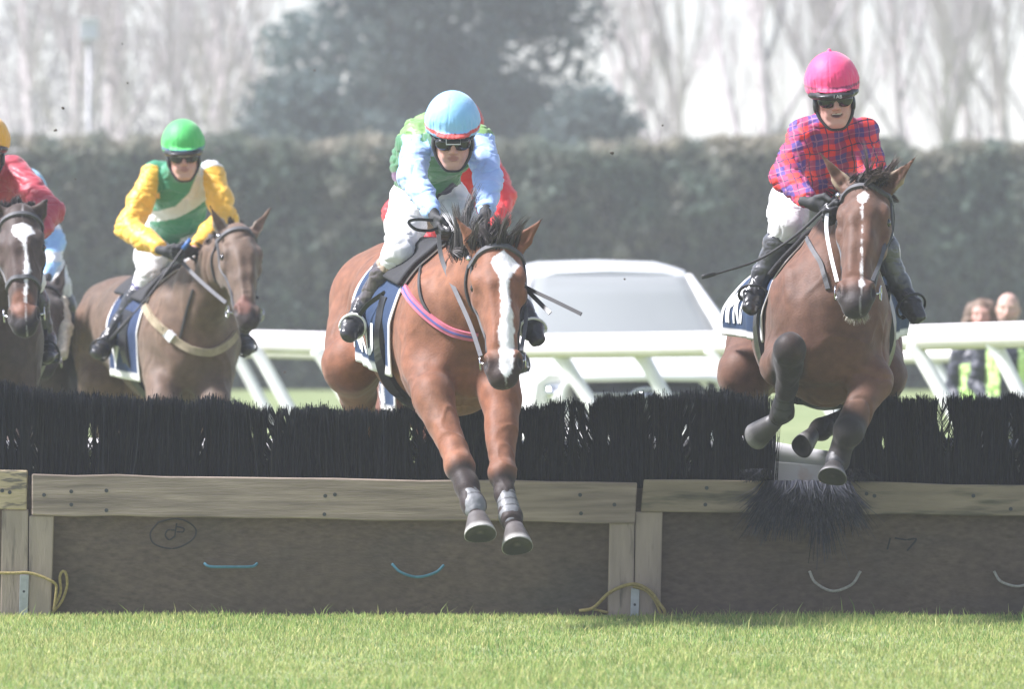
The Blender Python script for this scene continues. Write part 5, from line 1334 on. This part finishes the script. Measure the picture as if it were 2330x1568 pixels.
kit(H1, J1, irons=M_white)
# reins, breastplate, loose ends
reinline(H1.o, 'rein', [A(1094, 812, 38.5), A(1070, 740, 38.72), A(1030, 650, 38.95), A(1005, 590, 39.08), A(998, 535, 39.12)], M_greyleather, .02)
reinline(H1.o, 'rein', [A(1186, 800, 38.5), A(1196, 700, 38.75), A(1150, 600, 39.0), A(1105, 530, 39.1)], M_greyleather, .018)
reinline(H1.o, 'loose_rein', [A(985, 502, 39.05), A(950, 500, 39.0), A(930, 506, 39.0), A(945, 522, 39.0), A(975, 526, 39.05), A(996, 520, 39.08)], M_black, .014)
reinline(H1.o, 'rein_end', [A(1190, 650, 38.8), A(1215, 664, 38.7), A(1262, 686, 38.6), A(1323, 716, 38.5)], M_leather, .017)
reinline(H1.o, 'rein_end', [A(1190, 652, 38.82), A(1206, 668, 38.75), A(1232, 694, 38.7), A(1252, 714, 38.65)], M_black, .020)
M_pink = mat('pink_web', (.52, .14, .20), .7, vary=.1, scale=40); M_blue = mat('blue_web', (.10, .10, .30), .7)
bp1 = [(912, 640), (935, 680), (975, 722), (1020, 752), (1055, 764), (1086, 768)]
b_ = strap('breast_girth', bp1, H1.surf, .040, M_pink, H1.o, lift=.008, th=.005, n=10)
strap('blue_line', bp1, H1.surf, .010, M_blue, b_, lift=.013, th=.003, n=10)
strap('neck_strap', [(968, 580), (956, 630), (960, 680), (985, 728)], H1.surf, .014, M_leather, H1.o, lift=.006)
# ================================================================ RIGHT HORSE AND RIDER
H2S = dict(label='brown horse with a white star and thin stripe, brushing through the right panel', poll=at(1972, 416, 39.05), muzzle=at(1945, 706, 38.62), hside=(1, -.12, .05),
    ears=(at(1864, 346, 39.1), at(2089, 351, 39.0)), eartrim=(.5, .40, .27), coat=(.118, .057, .035), dark=(.022, .018, .017), chest=at(1885, 740, 39.35), croup=at(1850, 715, 40.75), w=1.05,
    neck=[(at(1945, 520, 39.25), .165, .62), (at(1905, 600, 39.35), .215, .70), (at(1885, 670, 39.4), .26, .82)],
    legs=[dict(pts=leg_up([(1800, 790, 39.35, .12), (1782, 830, 39.15, .092), (1796, 796, 38.92, .058), (1797, 840, 38.97, .040), (1790, 880, 39.02, .036), (1780, 938, 39.1, .041), (1760, 964, 39.15, .034)]), hoof=(at(1758, 964, 39.15), at(1724, 986, 39.24), (-.4, -.6, -.8)), hr=.058, boot=(4, (.03, .03, .033)), allblack=True),
          dict(pts=leg_up([(1955, 810, 39.3, .12), (1985, 870, 39.15, .09), (1928, 985, 38.95, .054), (1915, 1020, 39.0, .038), (1905, 1052, 38.98, .043), (1900, 1068, 38.95, .036)]), hoof=(at(1898, 1066, 38.95), at(1893, 1096, 38.9), (-.1, -1, -.2)), hr=.062, boot=(3, (.03, .03, .033)), allblack=True),
          dict(pts=leg_up([(1750, 790, 40.75, .20), (1700, 850, 40.5, .13), (1690, 940, 40.8, .09), (1690, 1060, 41.0, .05)]), knee=3),
          dict(pts=leg_up([(1955, 790, 40.75, .20), (1998, 855, 40.5, .125), (1990, 930, 40.6, .068), (1930, 950, 40.45, .040), (1868, 978, 40.3, .042), (1848, 988, 40.25, .034)]), knee=2, hoof=(at(1846, 990, 40.25), at(1816, 1006, 40.18), (-.3, -.7, -.6)), hr=.056, boot=(3, (.03, .03, .033)))],
    blaze=[(.12, .002, .0), (.15, .002, .011), (.19, 0, .023), (.225, 0, .019), (.255, .002, .005), (.35, .006, .0012), (.55, .012, .0012), (.68, .017, .002), (.78, .021, .0055), (.86, .024, .007), (.89, .024, 0)],
    hoofcol=(.04, .037, .036), rimcol=(.16, .155, .15), coronet=(.04, .036, .034), h=.0072)
H2 = horse(H2S)
bridle(H2, dict(browmat=M_greyleather, cheekmat=M_greyleather))
saddlery(H2, dict(text='NPKU', textbox=(.97, .62, .05, .20), cloth=(.06, .68, 104), skew=.08, flare=.15))
mane(H2, 'mane', 900, .30, .10, (.1, 0, .9), 73, spread=.3, ctip=(.05, .04, .035))
tuft(H2, 'forelock_clump', 1975, 418, 22, 6, 900, (.45, .05, .9), .19, 79, grav=1.6, spread=.28, curl=.4, K=7, cbase=(.02, .017, .016), ctip=(.12, .08, .06))
mane(H2, 'forelock', 900, .06, .12, (.15, .05, .95), 74, spread=.35, side=.04, grav=.7, ctip=(.16, .11, .08))
r_ = np.random.default_rng(75); rts = np.array([tuple(H2.surf.near(H2.hp(.93 + .05 * r_.random(), r_.uniform(-.055, .055), -.07))[0]) for _ in range(260)])
hair('chin_whiskers', rts, np.tile(np.array([0, -.3, -1.]), (260, 1)) + (rts - rts.mean(0)) * 14, .03, .0009, M_hair, H2.o, 76, cbase=(.45, .42, .36), cvar=.3, spread=.2, K=4)
M_plaid = plaid()
S2 = dict(label='jockey in a red and purple plaid shirt and bright pink cap, smiling in dark goggles', head=at(1897, 229, 39.6), hfw=(.06, -1, -.12), hup=(-.09, -.12, 1), shoulders=[at(1828, 300, 39.75), at(1966, 302, 39.8)],
    elbows=[at(1788, 402, 39.5), at(1988, 402, 39.55)], wrists=[at(1842, 462, 39.15), at(1925, 470, 39.12)], hips=[at(1800, 455, 40.25), at(1905, 455, 40.3)], knees=[at(1788, 518, 39.58), at(1995, 525, 39.6)],
    ankles=[at(1738, 620, 39.62), at(2046, 645, 39.62)], toes=[at(1712, 694, 39.52), at(2084, 712, 39.52)], hunch=(0, .04, .02), shirt=lambda v, J: (M_plaid,), sleeve=(.062, .060, .064, .044), cap=(.86, .055, .20), band=((.30, .03, .10), -.006, .006), capz=.080, capr=(.115, .137, .130), pom=True, rimpeak=True, rimtext='I AB',
    hands=[dict(D=(.8, -.5, -.2), A=(.2, -.3, .9), N=(.5, -.8, -.2)), dict(D=(-.5, -.6, -.4), A=(0, -.3, .9), N=(-1, -.2, 0))], mouth=1.6, bootcol=((.085, .085, .09), (.025, .022, .022), .10), boottop=.16)
J2, j2hp = person(S2)
kit(H2, J2, r=.075)
reinline(H2.o, 'rein', [A(1905, 642, 38.72), A(1890, 580, 38.85), A(1880, 520, 38.98), A(1884, 468, 39.05)], M_white, .017)
reinline(H2.o, 'rein', [A(1985, 640, 38.66), A(2012, 560, 38.85), A(1990, 490, 39.05), A(1945, 470, 39.1)], M_greyleather, .017)
strap('neck_strap', [(1836, 540), (1850, 570), (1868, 600), (1876, 630), (1884, 660)], H2.surf, .022, M_greyleather, H2.o, lift=.006)
def whip(label, pts, handle, hcol):
    root = empty('whip', pts[0]); tag(root, label, 'whip')
    m = MB(); P = spline(pts, 8); m.tube(P, [.0075 - .0035 * i / len(P) for i in range(len(P))], 8); m.build('shaft', M_leather, root, True)
    m = MB(); m.tube([P[-6], P[-3], P[-1]], [.008, .010, .009], 8, flat=.4); m.build('flap', M_leather, root, True)
    m = MB(); m.tube(handle, .013, 10); m.build('handle', hcol, root, True)
whip('thin dark whip slanting down from the plaid jockey left glove towards the white car', [A(1882, 470, 39.08), A(1812, 535, 39.0), A(1730, 590, 38.95), A(1650, 618, 38.9), A(1597, 632, 38.85)], [A(1900, 452, 39.1), A(1868, 482, 39.08)], M_black)
# ================================================================ GREEN-CAPPED RIDER AND HORSE
H3S = dict(label='brown horse with its head turned aside and a beige breast girth, under the green cap', poll=at(543, 520, 48.95), muzzle=at(566, 742, 48.5), hside=(1, .36, 0),
    ears=(at(476, 465, 48.9), at(618, 471, 49.1)), eartrim=(.45, .40, .33), coat=(.125, .080, .053), dark=(.03, .022, .02), chest=at(432, 775, 49.5), croup=at(284, 742, 50.8), w=1.05,
    neck=[(at(500, 600, 49.1), .155, .62), (at(460, 670, 49.3), .21, .68), (at(435, 725, 49.5), .26, .76)],
    legs=[dict(pts=leg_up([(372, 850, 49.4, .12), (372, 930, 49.2, .085), (372, 1060, 49.1, .055), (372, 1110, 49.1, .04), (372, 1190, 49.2, .042), (372, 1215, 49.1, .035)]), hoof=(at(372, 1216, 49.1), at(372, 1246, 49.1), (0, -1, 0)), hr=.06),
          dict(pts=leg_up([(485, 850, 49.4, .12), (490, 930, 49.2, .085), (490, 1040, 48.9, .055), (488, 1080, 49.0, .04), (485, 1150, 49.3, .042), (485, 1175, 49.4, .035)]), hoof=(at(485, 1176, 49.4), at(485, 1204, 49.45), (0, -.6, -.8)), hr=.06),
          dict(pts=leg_up([(240, 800, 50.8, .19), (235, 880, 50.6, .13), (240, 980, 50.9, .08), (240, 1060, 51.1, .05), (240, 1180, 51.0, .04), (240, 1210, 50.9, .04)]), knee=3, hoof=(at(240, 1208, 50.9), at(240, 1235, 50.9), (0, -1, 0)), hr=.06),
          dict(pts=leg_up([(330, 800, 50.8, .19), (335, 880, 50.6, .13), (330, 980, 50.9, .08), (330, 1060, 51.1, .05), (330, 1180, 51.0, .04), (330, 1210, 50.9, .04)]), knee=3, hoof=(at(330, 1208, 50.9), at(330, 1235, 50.9), (0, -1, 0)), hr=.06)],
    patch=[(at(552, 690, 48.5), (.07, .12, .07), (.16, .075, .055))], h=.009)
H3 = horse(H3S)
bridle(H3, dict(browmat=M_greyleather, cheekmat=M_greyleather))
saddlery(H3, dict(text='V', textbox=(.80, .45, .03, .12), cloth=(.08, .46, 130), skew=.0, navy=(.02, .04, .10)))
mane(H3, 'mane', 700, .3, .07, (-.1, 0, .9), 81, ctip=(.04, .03, .03), w=.003)
mane(H3, 'forelock', 500, .05, .08, (.0, .0, 1), 82, ctip=(.10, .09, .08), w=.003)
def shirt3(v, J):
    def ex(c, v, J):
        px = v[:, 0] / v[:, 1] * F + 1165; py = 640 - (v[:, 2] - CZ) / v[:, 1] * F
        yl = (c[:, 0] > .5)
        cy = np.interp(px, [320, 360, 400, 430, 455, 480], [492, 493, 484, 462, 425, 385]); hw = np.interp(px, [320, 400, 430, 455, 490], [10, 14, 22, 42, 70])
        s_ = (np.abs(py - cy) < hw) & ~yl; return np.where(s_[:, None], np.array([.68, .68, .66]), c)
    return two_tone((.035, .24, .12), (.85, .47, .035), ex)(v, J)
S3 = dict(label='jockey in a green shirt with white sash, yellow sleeves and shiny green cap', head=at(418, 360, 49.3), hfw=(.05, -1, -.1), hup=(-.03, -.1, 1), shoulders=[at(352, 392, 49.7), at(482, 394, 49.65)],
    elbows=[at(292, 522, 49.5), at(514, 500, 49.5)], wrists=[at(372, 572, 49.15), at(438, 572, 49.15)], hips=[at(346, 540, 50.15), at(440, 540, 50.15)], knees=[at(338, 632, 49.75), at(470, 620, 49.6)],
    ankles=[at(250, 770, 49.78), at(545, 760, 49.75)], toes=[at(226, 798, 49.6), at(560, 792, 49.55)], shirt=shirt3, sleeve=(.066, .070, .070, .045), cap=(.06, .50, .10), band=((.05, .17, .30), -.02, .007), capz=.080, capr=(.113, .136, .126), rimpeak=True, spare=True,
    hands=[dict(D=(.8, -.5, -.2), A=(.2, -.3, .9), N=(.5, -.8, -.2)), dict(D=(-.5, -.6, -.1), A=(0, -.3, .9), N=(-1, -.2, 0))], bootcol=((.03, .03, .033), (.07, .06, .16), .12), boottop=.10, cuff=.86, h=.006, sh=.0075)
J3, _ = person(S3)
kit(H3, J3)
reinline(H3.o, 'rein', [A(514, 690, 48.55), A(478, 660, 48.8), A(440, 625, 49.0), A(408, 590, 49.1)], M_greyleather, .022)
reinline(H3.o, 'rein', [A(588, 680, 48.7), A(540, 650, 49.2), A(470, 610, 49.2), A(432, 585, 49.12)], M_greyleather, .018)
M_beige = mat('beige_web', (.32, .26, .17), .8, vary=.2, scale=30)
bg = strap('breast_girth', [(332, 700), (350, 728), (388, 764), (430, 795), (470, 803), (500, 795), (522, 778), (534, 762)], H3.surf, .046, M_beige, H3.o, lift=.012, th=.008, n=10)
strap('fastening', [(381, 758), (396, 772)], H3.surf, .056, M_white, bg, lift=.022, th=.006, n=3)
strap('neck_strap', [(440, 660), (425, 710), (410, 770)], H3.surf, .014, M_leather, H3.o, lift=.006)
whip('long dark whip with a blue grip running from the green-capped jockey gloves to his boot', [A(418, 565, 49.05), A(375, 625, 49.0), A(325, 690, 48.95), A(250, 775, 48.95)], [A(434, 545, 49.05), A(416, 568, 49.05)], mat('blue_grip', (.05, .14, .38), .5))
# ================================================================ LEFT EDGE HORSE AND RIDER
H4S = dict(label='dark brown horse with a white star and narrow blaze, cut by the left edge', poll=at(44, 480, 44.6), muzzle=at(56, 756, 44.2), hside=(1, -.02, 0),
    ears=(at(-18, 452, 44.6), at(106, 455, 44.6)), coat=(.055, .036, .029), dark=(.02, .016, .016), chest=at(-22, 790, 45.1), croup=at(-70, 730, 46.4), w=1.0,
    neck=[(at(25, 580, 44.8), .16, .62), (at(0, 660, 45.0), .21, .68), (at(-15, 730, 45.1), .26, .76)],
    legs=[dict(pts=leg_up([(-80, 860, 45.0, .12), (-80, 950, 44.9, .085), (-80, 1080, 44.8, .055), (-80, 1140, 44.8, .04), (-80, 1220, 44.9, .042), (-80, 1250, 44.8, .035)])),
          dict(pts=leg_up([(38, 860, 45.0, .12), (40, 950, 44.9, .085), (40, 1060, 44.6, .055), (40, 1110, 44.7, .04), (38, 1180, 44.9, .042), (38, 1210, 45., .035)])),
          dict(pts=leg_up([(-110, 800, 46.4, .19), (-112, 880, 46.2, .13), (-112, 1000, 46.5, .08), (-112, 1080, 46.7, .05), (-112, 1260, 46.6, .04)]), knee=3),
          dict(pts=leg_up([(-20, 800, 46.4, .19), (-16, 880, 46.2, .13), (-18, 1000, 46.5, .08), (-18, 1080, 46.7, .05), (-18, 1260, 46.6, .04)]), knee=3)],
    patch=[(at(52, 690, 44.25), (.075, .10, .09), (.17, .075, .045))],
    blaze=[(.16, .015, .0), (.18, .012, .045), (.24, .012, .046), (.29, .012, .024), (.34, .018, .008), (.48, .024, .008), (.56, .024, .016), (.62, .020, .006), (.75, .012, .005), (.8, .01, 0)], h=.009)
H4 = horse(H4S)
bridle(H4, dict(browmat=M_greyleather, cheekmat=M_leather, noseband=.62))
saddlery(H4, dict(cloth=(.06, .55, 118)))
mane(H4, 'mane', 900, .3, .11, (.05, 0, .9), 83, ctip=(.06, .055, .055), w=.003); mane(H4, 'forelock', 900, .05, .11, (.0, .05, 1), 84, ctip=(.10, .095, .10), w=.003, side=.045)
PINK = (.42, .04, .065)
S4 = dict(label='jockey in crimson with a yellow cap, mostly cut off by the left edge', head=at(-31, 356, 45.0), hfw=(0, -1, -.15), shoulders=[at(-98, 388, 45.4), at(28, 388, 45.4)],
    elbows=[at(-150, 490, 45.2), at(116, 482, 45.1)], wrists=[at(-60, 545, 44.8), at(60, 560, 44.8)], hips=[at(-80, 540, 45.9), at(0, 540, 45.9)], knees=[at(-115, 640, 45.3), at(70, 640, 45.3)],
    ankles=[at(-160, 780, 45.45), at(106, 775, 45.4)], toes=[at(-170, 812, 45.2), at(104, 812, 45.15)], shirt=lambda v, J: np.tile(np.array(PINK), (len(v), 1)), sleeve=(.075, .068, .066, .045), cap=(.86, .42, .02), capz=.080, capr=(.113, .136, .126), rimpeak=True,
    hands=[dict(D=(.3, -.6, -.7), A=(.2, -.6, .7), N=(1, -.3, 0)), dict(D=(-.3, -.6, -.7), A=(0, -.6, .7), N=(-1, -.3, 0))], bootcol=((.03, .03, .033), (.03, .03, .03), 0), h=.006, sh=.008)
J4, _ = person(S4)
kit(H4, J4)
# ================================================================ HORSE AND RIDER HALF HIDDEN BEHIND THEM
H5S = dict(label='dark horse with sheepskin on its cheek, half hidden behind the left edge horse', poll=at(96, 652, 50.5), muzzle=at(100, 850, 50.0), hside=(1, -.05, 0),
    ears=(at(60, 602, 50.6), at(152, 592, 50.6)), coat=(.055, .042, .036), dark=(.02, .016, .016), chest=at(92, 840, 51.0), croup=at(72, 800, 52.3), w=.86,
    neck=[(at(95, 710, 50.7), .16, .62), (at(93, 760, 50.9), .2, .68), (at(92, 800, 51.0), .25, .72)],
    legs=[dict(pts=leg_up([(40, 900, 50.9, .11), (42, 980, 50.8, .08), (42, 1080, 50.7, .05), (42, 1220, 50.8, .04)])), dict(pts=leg_up([(145, 900, 50.9, .11), (142, 980, 50.8, .08), (142, 1080, 50.7, .05), (142, 1220, 50.8, .04)])),
          dict(pts=leg_up([(35, 880, 52.2, .17), (35, 960, 52.1, .12), (35, 1080, 52.3, .06), (35, 1210, 52.3, .04)])), dict(pts=leg_up([(110, 880, 52.2, .17), (112, 960, 52.1, .12), (112, 1080, 52.3, .06), (112, 1210, 52.3, .04)]))], h=.011)
H5 = horse(H5S)
bridle(H5, {})
saddlery(H5, dict(cloth=(.06, .55, 110)))
K = Blob(.03); K.chain([(H5.hp(.12, .10, -.04), .03), (H5.hp(.4, .105, -.06), .045), (H5.hp(.72, .09, -.05), .034)], .03); kv, kf = K.build(.009, lambda x: .006 * vnoise(x * 45), 0); mesh_obj('sheepskin_cheekpiece', kv, kf, M_pad, H5.o, True)
mane(H5, 'mane', 400, .2, .08, (0, 0, .9), 85, w=.004)
def shirt5(v, J):
    py = 640 - (v[:, 2] - CZ) / v[:, 1] * F; st = (np.abs(((py - 30) / 74) % 1 - .5) < .16)[:, None]; return np.where(st, np.array([.72, .74, .78]), np.array([.30, .52, .82]))
S5 = dict(label='jockey in pale blue and white with a pale blue cap behind the crimson jockey', head=at(60, 468, 51.2), shoulders=[at(10, 500, 51.5), at(100, 500, 51.5)],
    elbows=[at(-20, 560, 51.3), at(124, 552, 51.3)], wrists=[at(60, 640, 50.9), at(104, 640, 50.9)], hips=[at(40, 590, 51.9), at(100, 590, 51.9)], knees=[at(15, 650, 51.4), at(134, 650, 51.4)],
    ankles=[at(-10, 775, 51.5), at(172, 770, 51.5)], toes=[at(-15, 810, 51.3), at(180, 800, 51.3)], shirt=shirt5, cap=(.27, .56, .80), capz=.080, capr=(.113, .136, .126),
    hands=[dict(D=(.3, -.6, -.7), A=(.2, -.6, .7), N=(1, -.3, 0)), dict(D=(-.3, -.6, -.7), A=(0, -.6, .7), N=(-1, -.3, 0))], bootcol=((.03, .03, .033), (.03, .03, .03), 0), h=.008, sh=.009)
J5, _ = person(S5)
kit(H5, J5)
# ================================================================ HORSE AND RED RIDER BEHIND THE CENTRE PAIR
H6S = dict(label='brown horse almost hidden behind the blazed bay, its white lettered cloth showing below', poll=at(1075, 610, 45.7), muzzle=at(1070, 850, 45.3), hside=(1, 0, 0),
    ears=(at(1040, 560, 45.8), at(1115, 560, 45.8)), coat=(.14, .06, .04), dark=(.02, .016, .016), chest=at(1020, 790, 46.3), croup=at(950, 780, 47.6), w=.95,
    neck=[(at(1060, 680, 45.9), .16, .62), (at(1040, 730, 46.1), .2, .68), (at(1025, 760, 46.3), .25, .74)],
    legs=[dict(pts=leg_up([(970, 870, 46.2, .11), (970, 950, 46.1, .08), (970, 1080, 46.0, .05), (970, 1240, 46.1, .04)])), dict(pts=leg_up([(1070, 870, 46.2, .11), (1070, 950, 46.1, .08), (1070, 1080, 46., .05), (1070, 1240, 46.1, .04)])),
          dict(pts=leg_up([(905, 860, 47.5, .17), (895, 940, 47.4, .11), (885, 1060, 47.6, .06), (885, 1240, 47.6, .04)])), dict(pts=leg_up([(990, 860, 47.5, .17), (990, 940, 47.4, .12), (990, 1060, 47.6, .06), (990, 1240, 47.6, .04)]))], h=.011)
H6 = horse(H6S)
bridle(H6, {})
saddlery(H6, dict(text='NPKU', textbox=(.95, .30, .02, .09), cloth=(.08, .62, 152), skew=.06))
S6 = dict(label='jockey in plain red with a red cap, hidden behind the pale blue jockey', head=at(1048, 318, 46.2), hfw=(0, -1, -.15), shoulders=[at(968, 378, 46.5), at(1102, 372, 46.5)],
    elbows=[at(906, 486, 46.2), at(1140, 450, 46.2)], wrists=[at(980, 560, 45.9), at(1110, 560, 45.9)], hips=[at(960, 540, 47.0), at(1060, 540, 47.0)], knees=[at(925, 650, 46.5), at(1125, 650, 46.5)],
    ankles=[at(880, 800, 46.5), at(1168, 800, 46.5)], toes=[at(870, 835, 46.3), at(1186, 835, 46.25)], shirt=lambda v, J: np.tile(np.array([.80, .035, .04]), (len(v), 1)), sleeve=(.075, .078, .078, .05), cap=(.60, .03, .04), capz=.080, capr=(.113, .136, .126),
    hands=[dict(D=(.3, -.6, -.7), A=(.2, -.6, .7), N=(1, -.3, 0)), dict(D=(-.3, -.6, -.7), A=(0, -.6, .7), N=(-1, -.3, 0))], bootcol=((.03, .03, .033), (.6, .6, .6), 0), h=.007, sh=.009)
J6, _ = person(S6)
kit(H6, J6)
# ================================================================ SPECTATORS
def bystander(px, py, d, sc_, label, hair_, vest, **kw):
    x = at(px, 640, d).x; hd = at(px, py, d); zt = hd.z
    W_ = lambda a, b, c: Vector((x + a * sc_, d + b, c))
    zf = float(zg(d)); sz = zt - .27; hz = zf + (zt - zf) * .53
    def sh_(v, J):
        c = np.tile(np.array([.022, .025, .04]), (len(v), 1)); xx = (v[:, 0] - x); zz = v[:, 2]
        on = (np.abs(xx) < .17) & (np.abs(xx) > .025) & (zz < sz - .06 - .2 * np.abs(xx)) & (zz > hz - .03) if vest else (np.abs(xx) < .17) & (np.abs(xx) > .07) & (zz < sz - .02) & (zz > hz + .05)
        return np.where(on[:, None], np.array([.62, .86, .30]), c)
    S = dict(label=label, cat='spectator', head=hd, hfw=(-.15, -1, -.03), hair=hair_, shoulders=[W_(-.17, .02, sz), W_(.17, .02, sz)], elbows=[W_(-.24, .04, sz - .28), W_(.24, .04, sz - .28)], wrists=[W_(-.14, -.14, sz - .42), W_(.14, -.14, sz - .42)],
        hips=[W_(-.09, .03, hz), W_(.09, .03, hz)], knees=[W_(-.10, .0, (hz + zf) / 2), W_(.10, .0, (hz + zf) / 2)], ankles=[W_(-.11, .04, zf + .09), W_(.11, .04, zf + .09)], toes=[W_(-.12, -.12, zf + .04), W_(.12, -.12, zf + .04)],
        shirt=sh_, sleeve=(.065, .058, .055, .045), legcol=lambda v, k: np.tile(np.array([.03, .035, .06]), (len(v), 1)), nogloves=True, bootcol=((.03, .03, .03), (.03, .03, .03), 0), h=.009, sh=.011, shirtlen=1., **kw)
    return person(S)
b, bhp = bystander(2234, 722, 66.5, .95, 'woman with wavy brown hair in a dark coat and lime safety vest behind the rail', (.16, .105, .07), True)
K = Blob(.03); K.ell(bhp(0, -.03, .04), (.105, .10, .095)); 
for k in (-1, 1): K.chain([(bhp(.075 * k, -.01, .05), .05), (bhp(.095 * k, .0, -.04), .045), (bhp(.105 * k, .0, -.12), .035)], .03)
K.ell(bhp(0, .085, -.02), (.060, .07, .078), None, .015, 1)
kv, kf = K.build(.009, lambda x: .01 * vnoise(x * 22) + .006 * vnoise(x * 50), 0); mesh_obj('hair', kv, kf, mat('brown_hair', (.17, .115, .08), .7, vary=.35, scale=40), b, True)
b, bhp = bystander(2294, 708, 66.2, 1.05, 'bald man with a grey beard in dark clothes standing behind the rail at far right', None, False, skin=(.56, .36, .29), beard=(.16, .14, .13))
# ================================================================ MUD CLODS KICKED UP
M_mud = mat('wet_turf_clod', (.07, .055, .04), .9, vary=.4, scale=60)
CL = [(278, 100, 47, 3, 'tiny dark clod in the air right of the white box, near the top'), (290, 189, 46, 4, 'small dark clod below the white box, in front of the poplars'), (143, 246, 45, 7, 'flat dark clod flying above the crimson jockey elbow'), (127, 297, 45, 7, 'round dark clod just over the hedge top at left'),
      (716, 160, 46, 4, 'tiny clod against the dark evergreen left side'), (1393, 350, 42, 8, 'pale brown clod over the hedge between the two leading jockeys'), (1507, 286, 43, 4, 'tiny upright clod against the bare poplars above the hedge'),
      (172, 408, 46, 3, 'tiny clod over the hedge left of the green cap'), (648, 848, 46, 5, 'brown clod in front of the rail post right of the green-capped jockey'), (1421, 636, 43, 4, 'small dark clod in front of the white car roof'), (1168, 575, 44, 0, '')]
for i, (px, py, d, s_, lb) in enumerate(CL):
    if not s_: continue
    c = at(px, py, d); r = s_ * .55 * d / F; K = Blob(.004); rr = random.Random(i)
    for k in range(4): K.ell(c + Vector((rr.uniform(-1, 1), rr.uniform(-.5, .5), rr.uniform(-.6, .6))) * r * .7, tuple(r * rr.uniform(.4, .8) for _ in range(3)))
    kv, kf = K.build(r / 5, None, 0); o = mesh_obj('mud_clod', kv, kf, M_mud, None, False, loc=tuple(c)); tag(o, lb, 'clod', 'clods of turf kicked up by the horses')
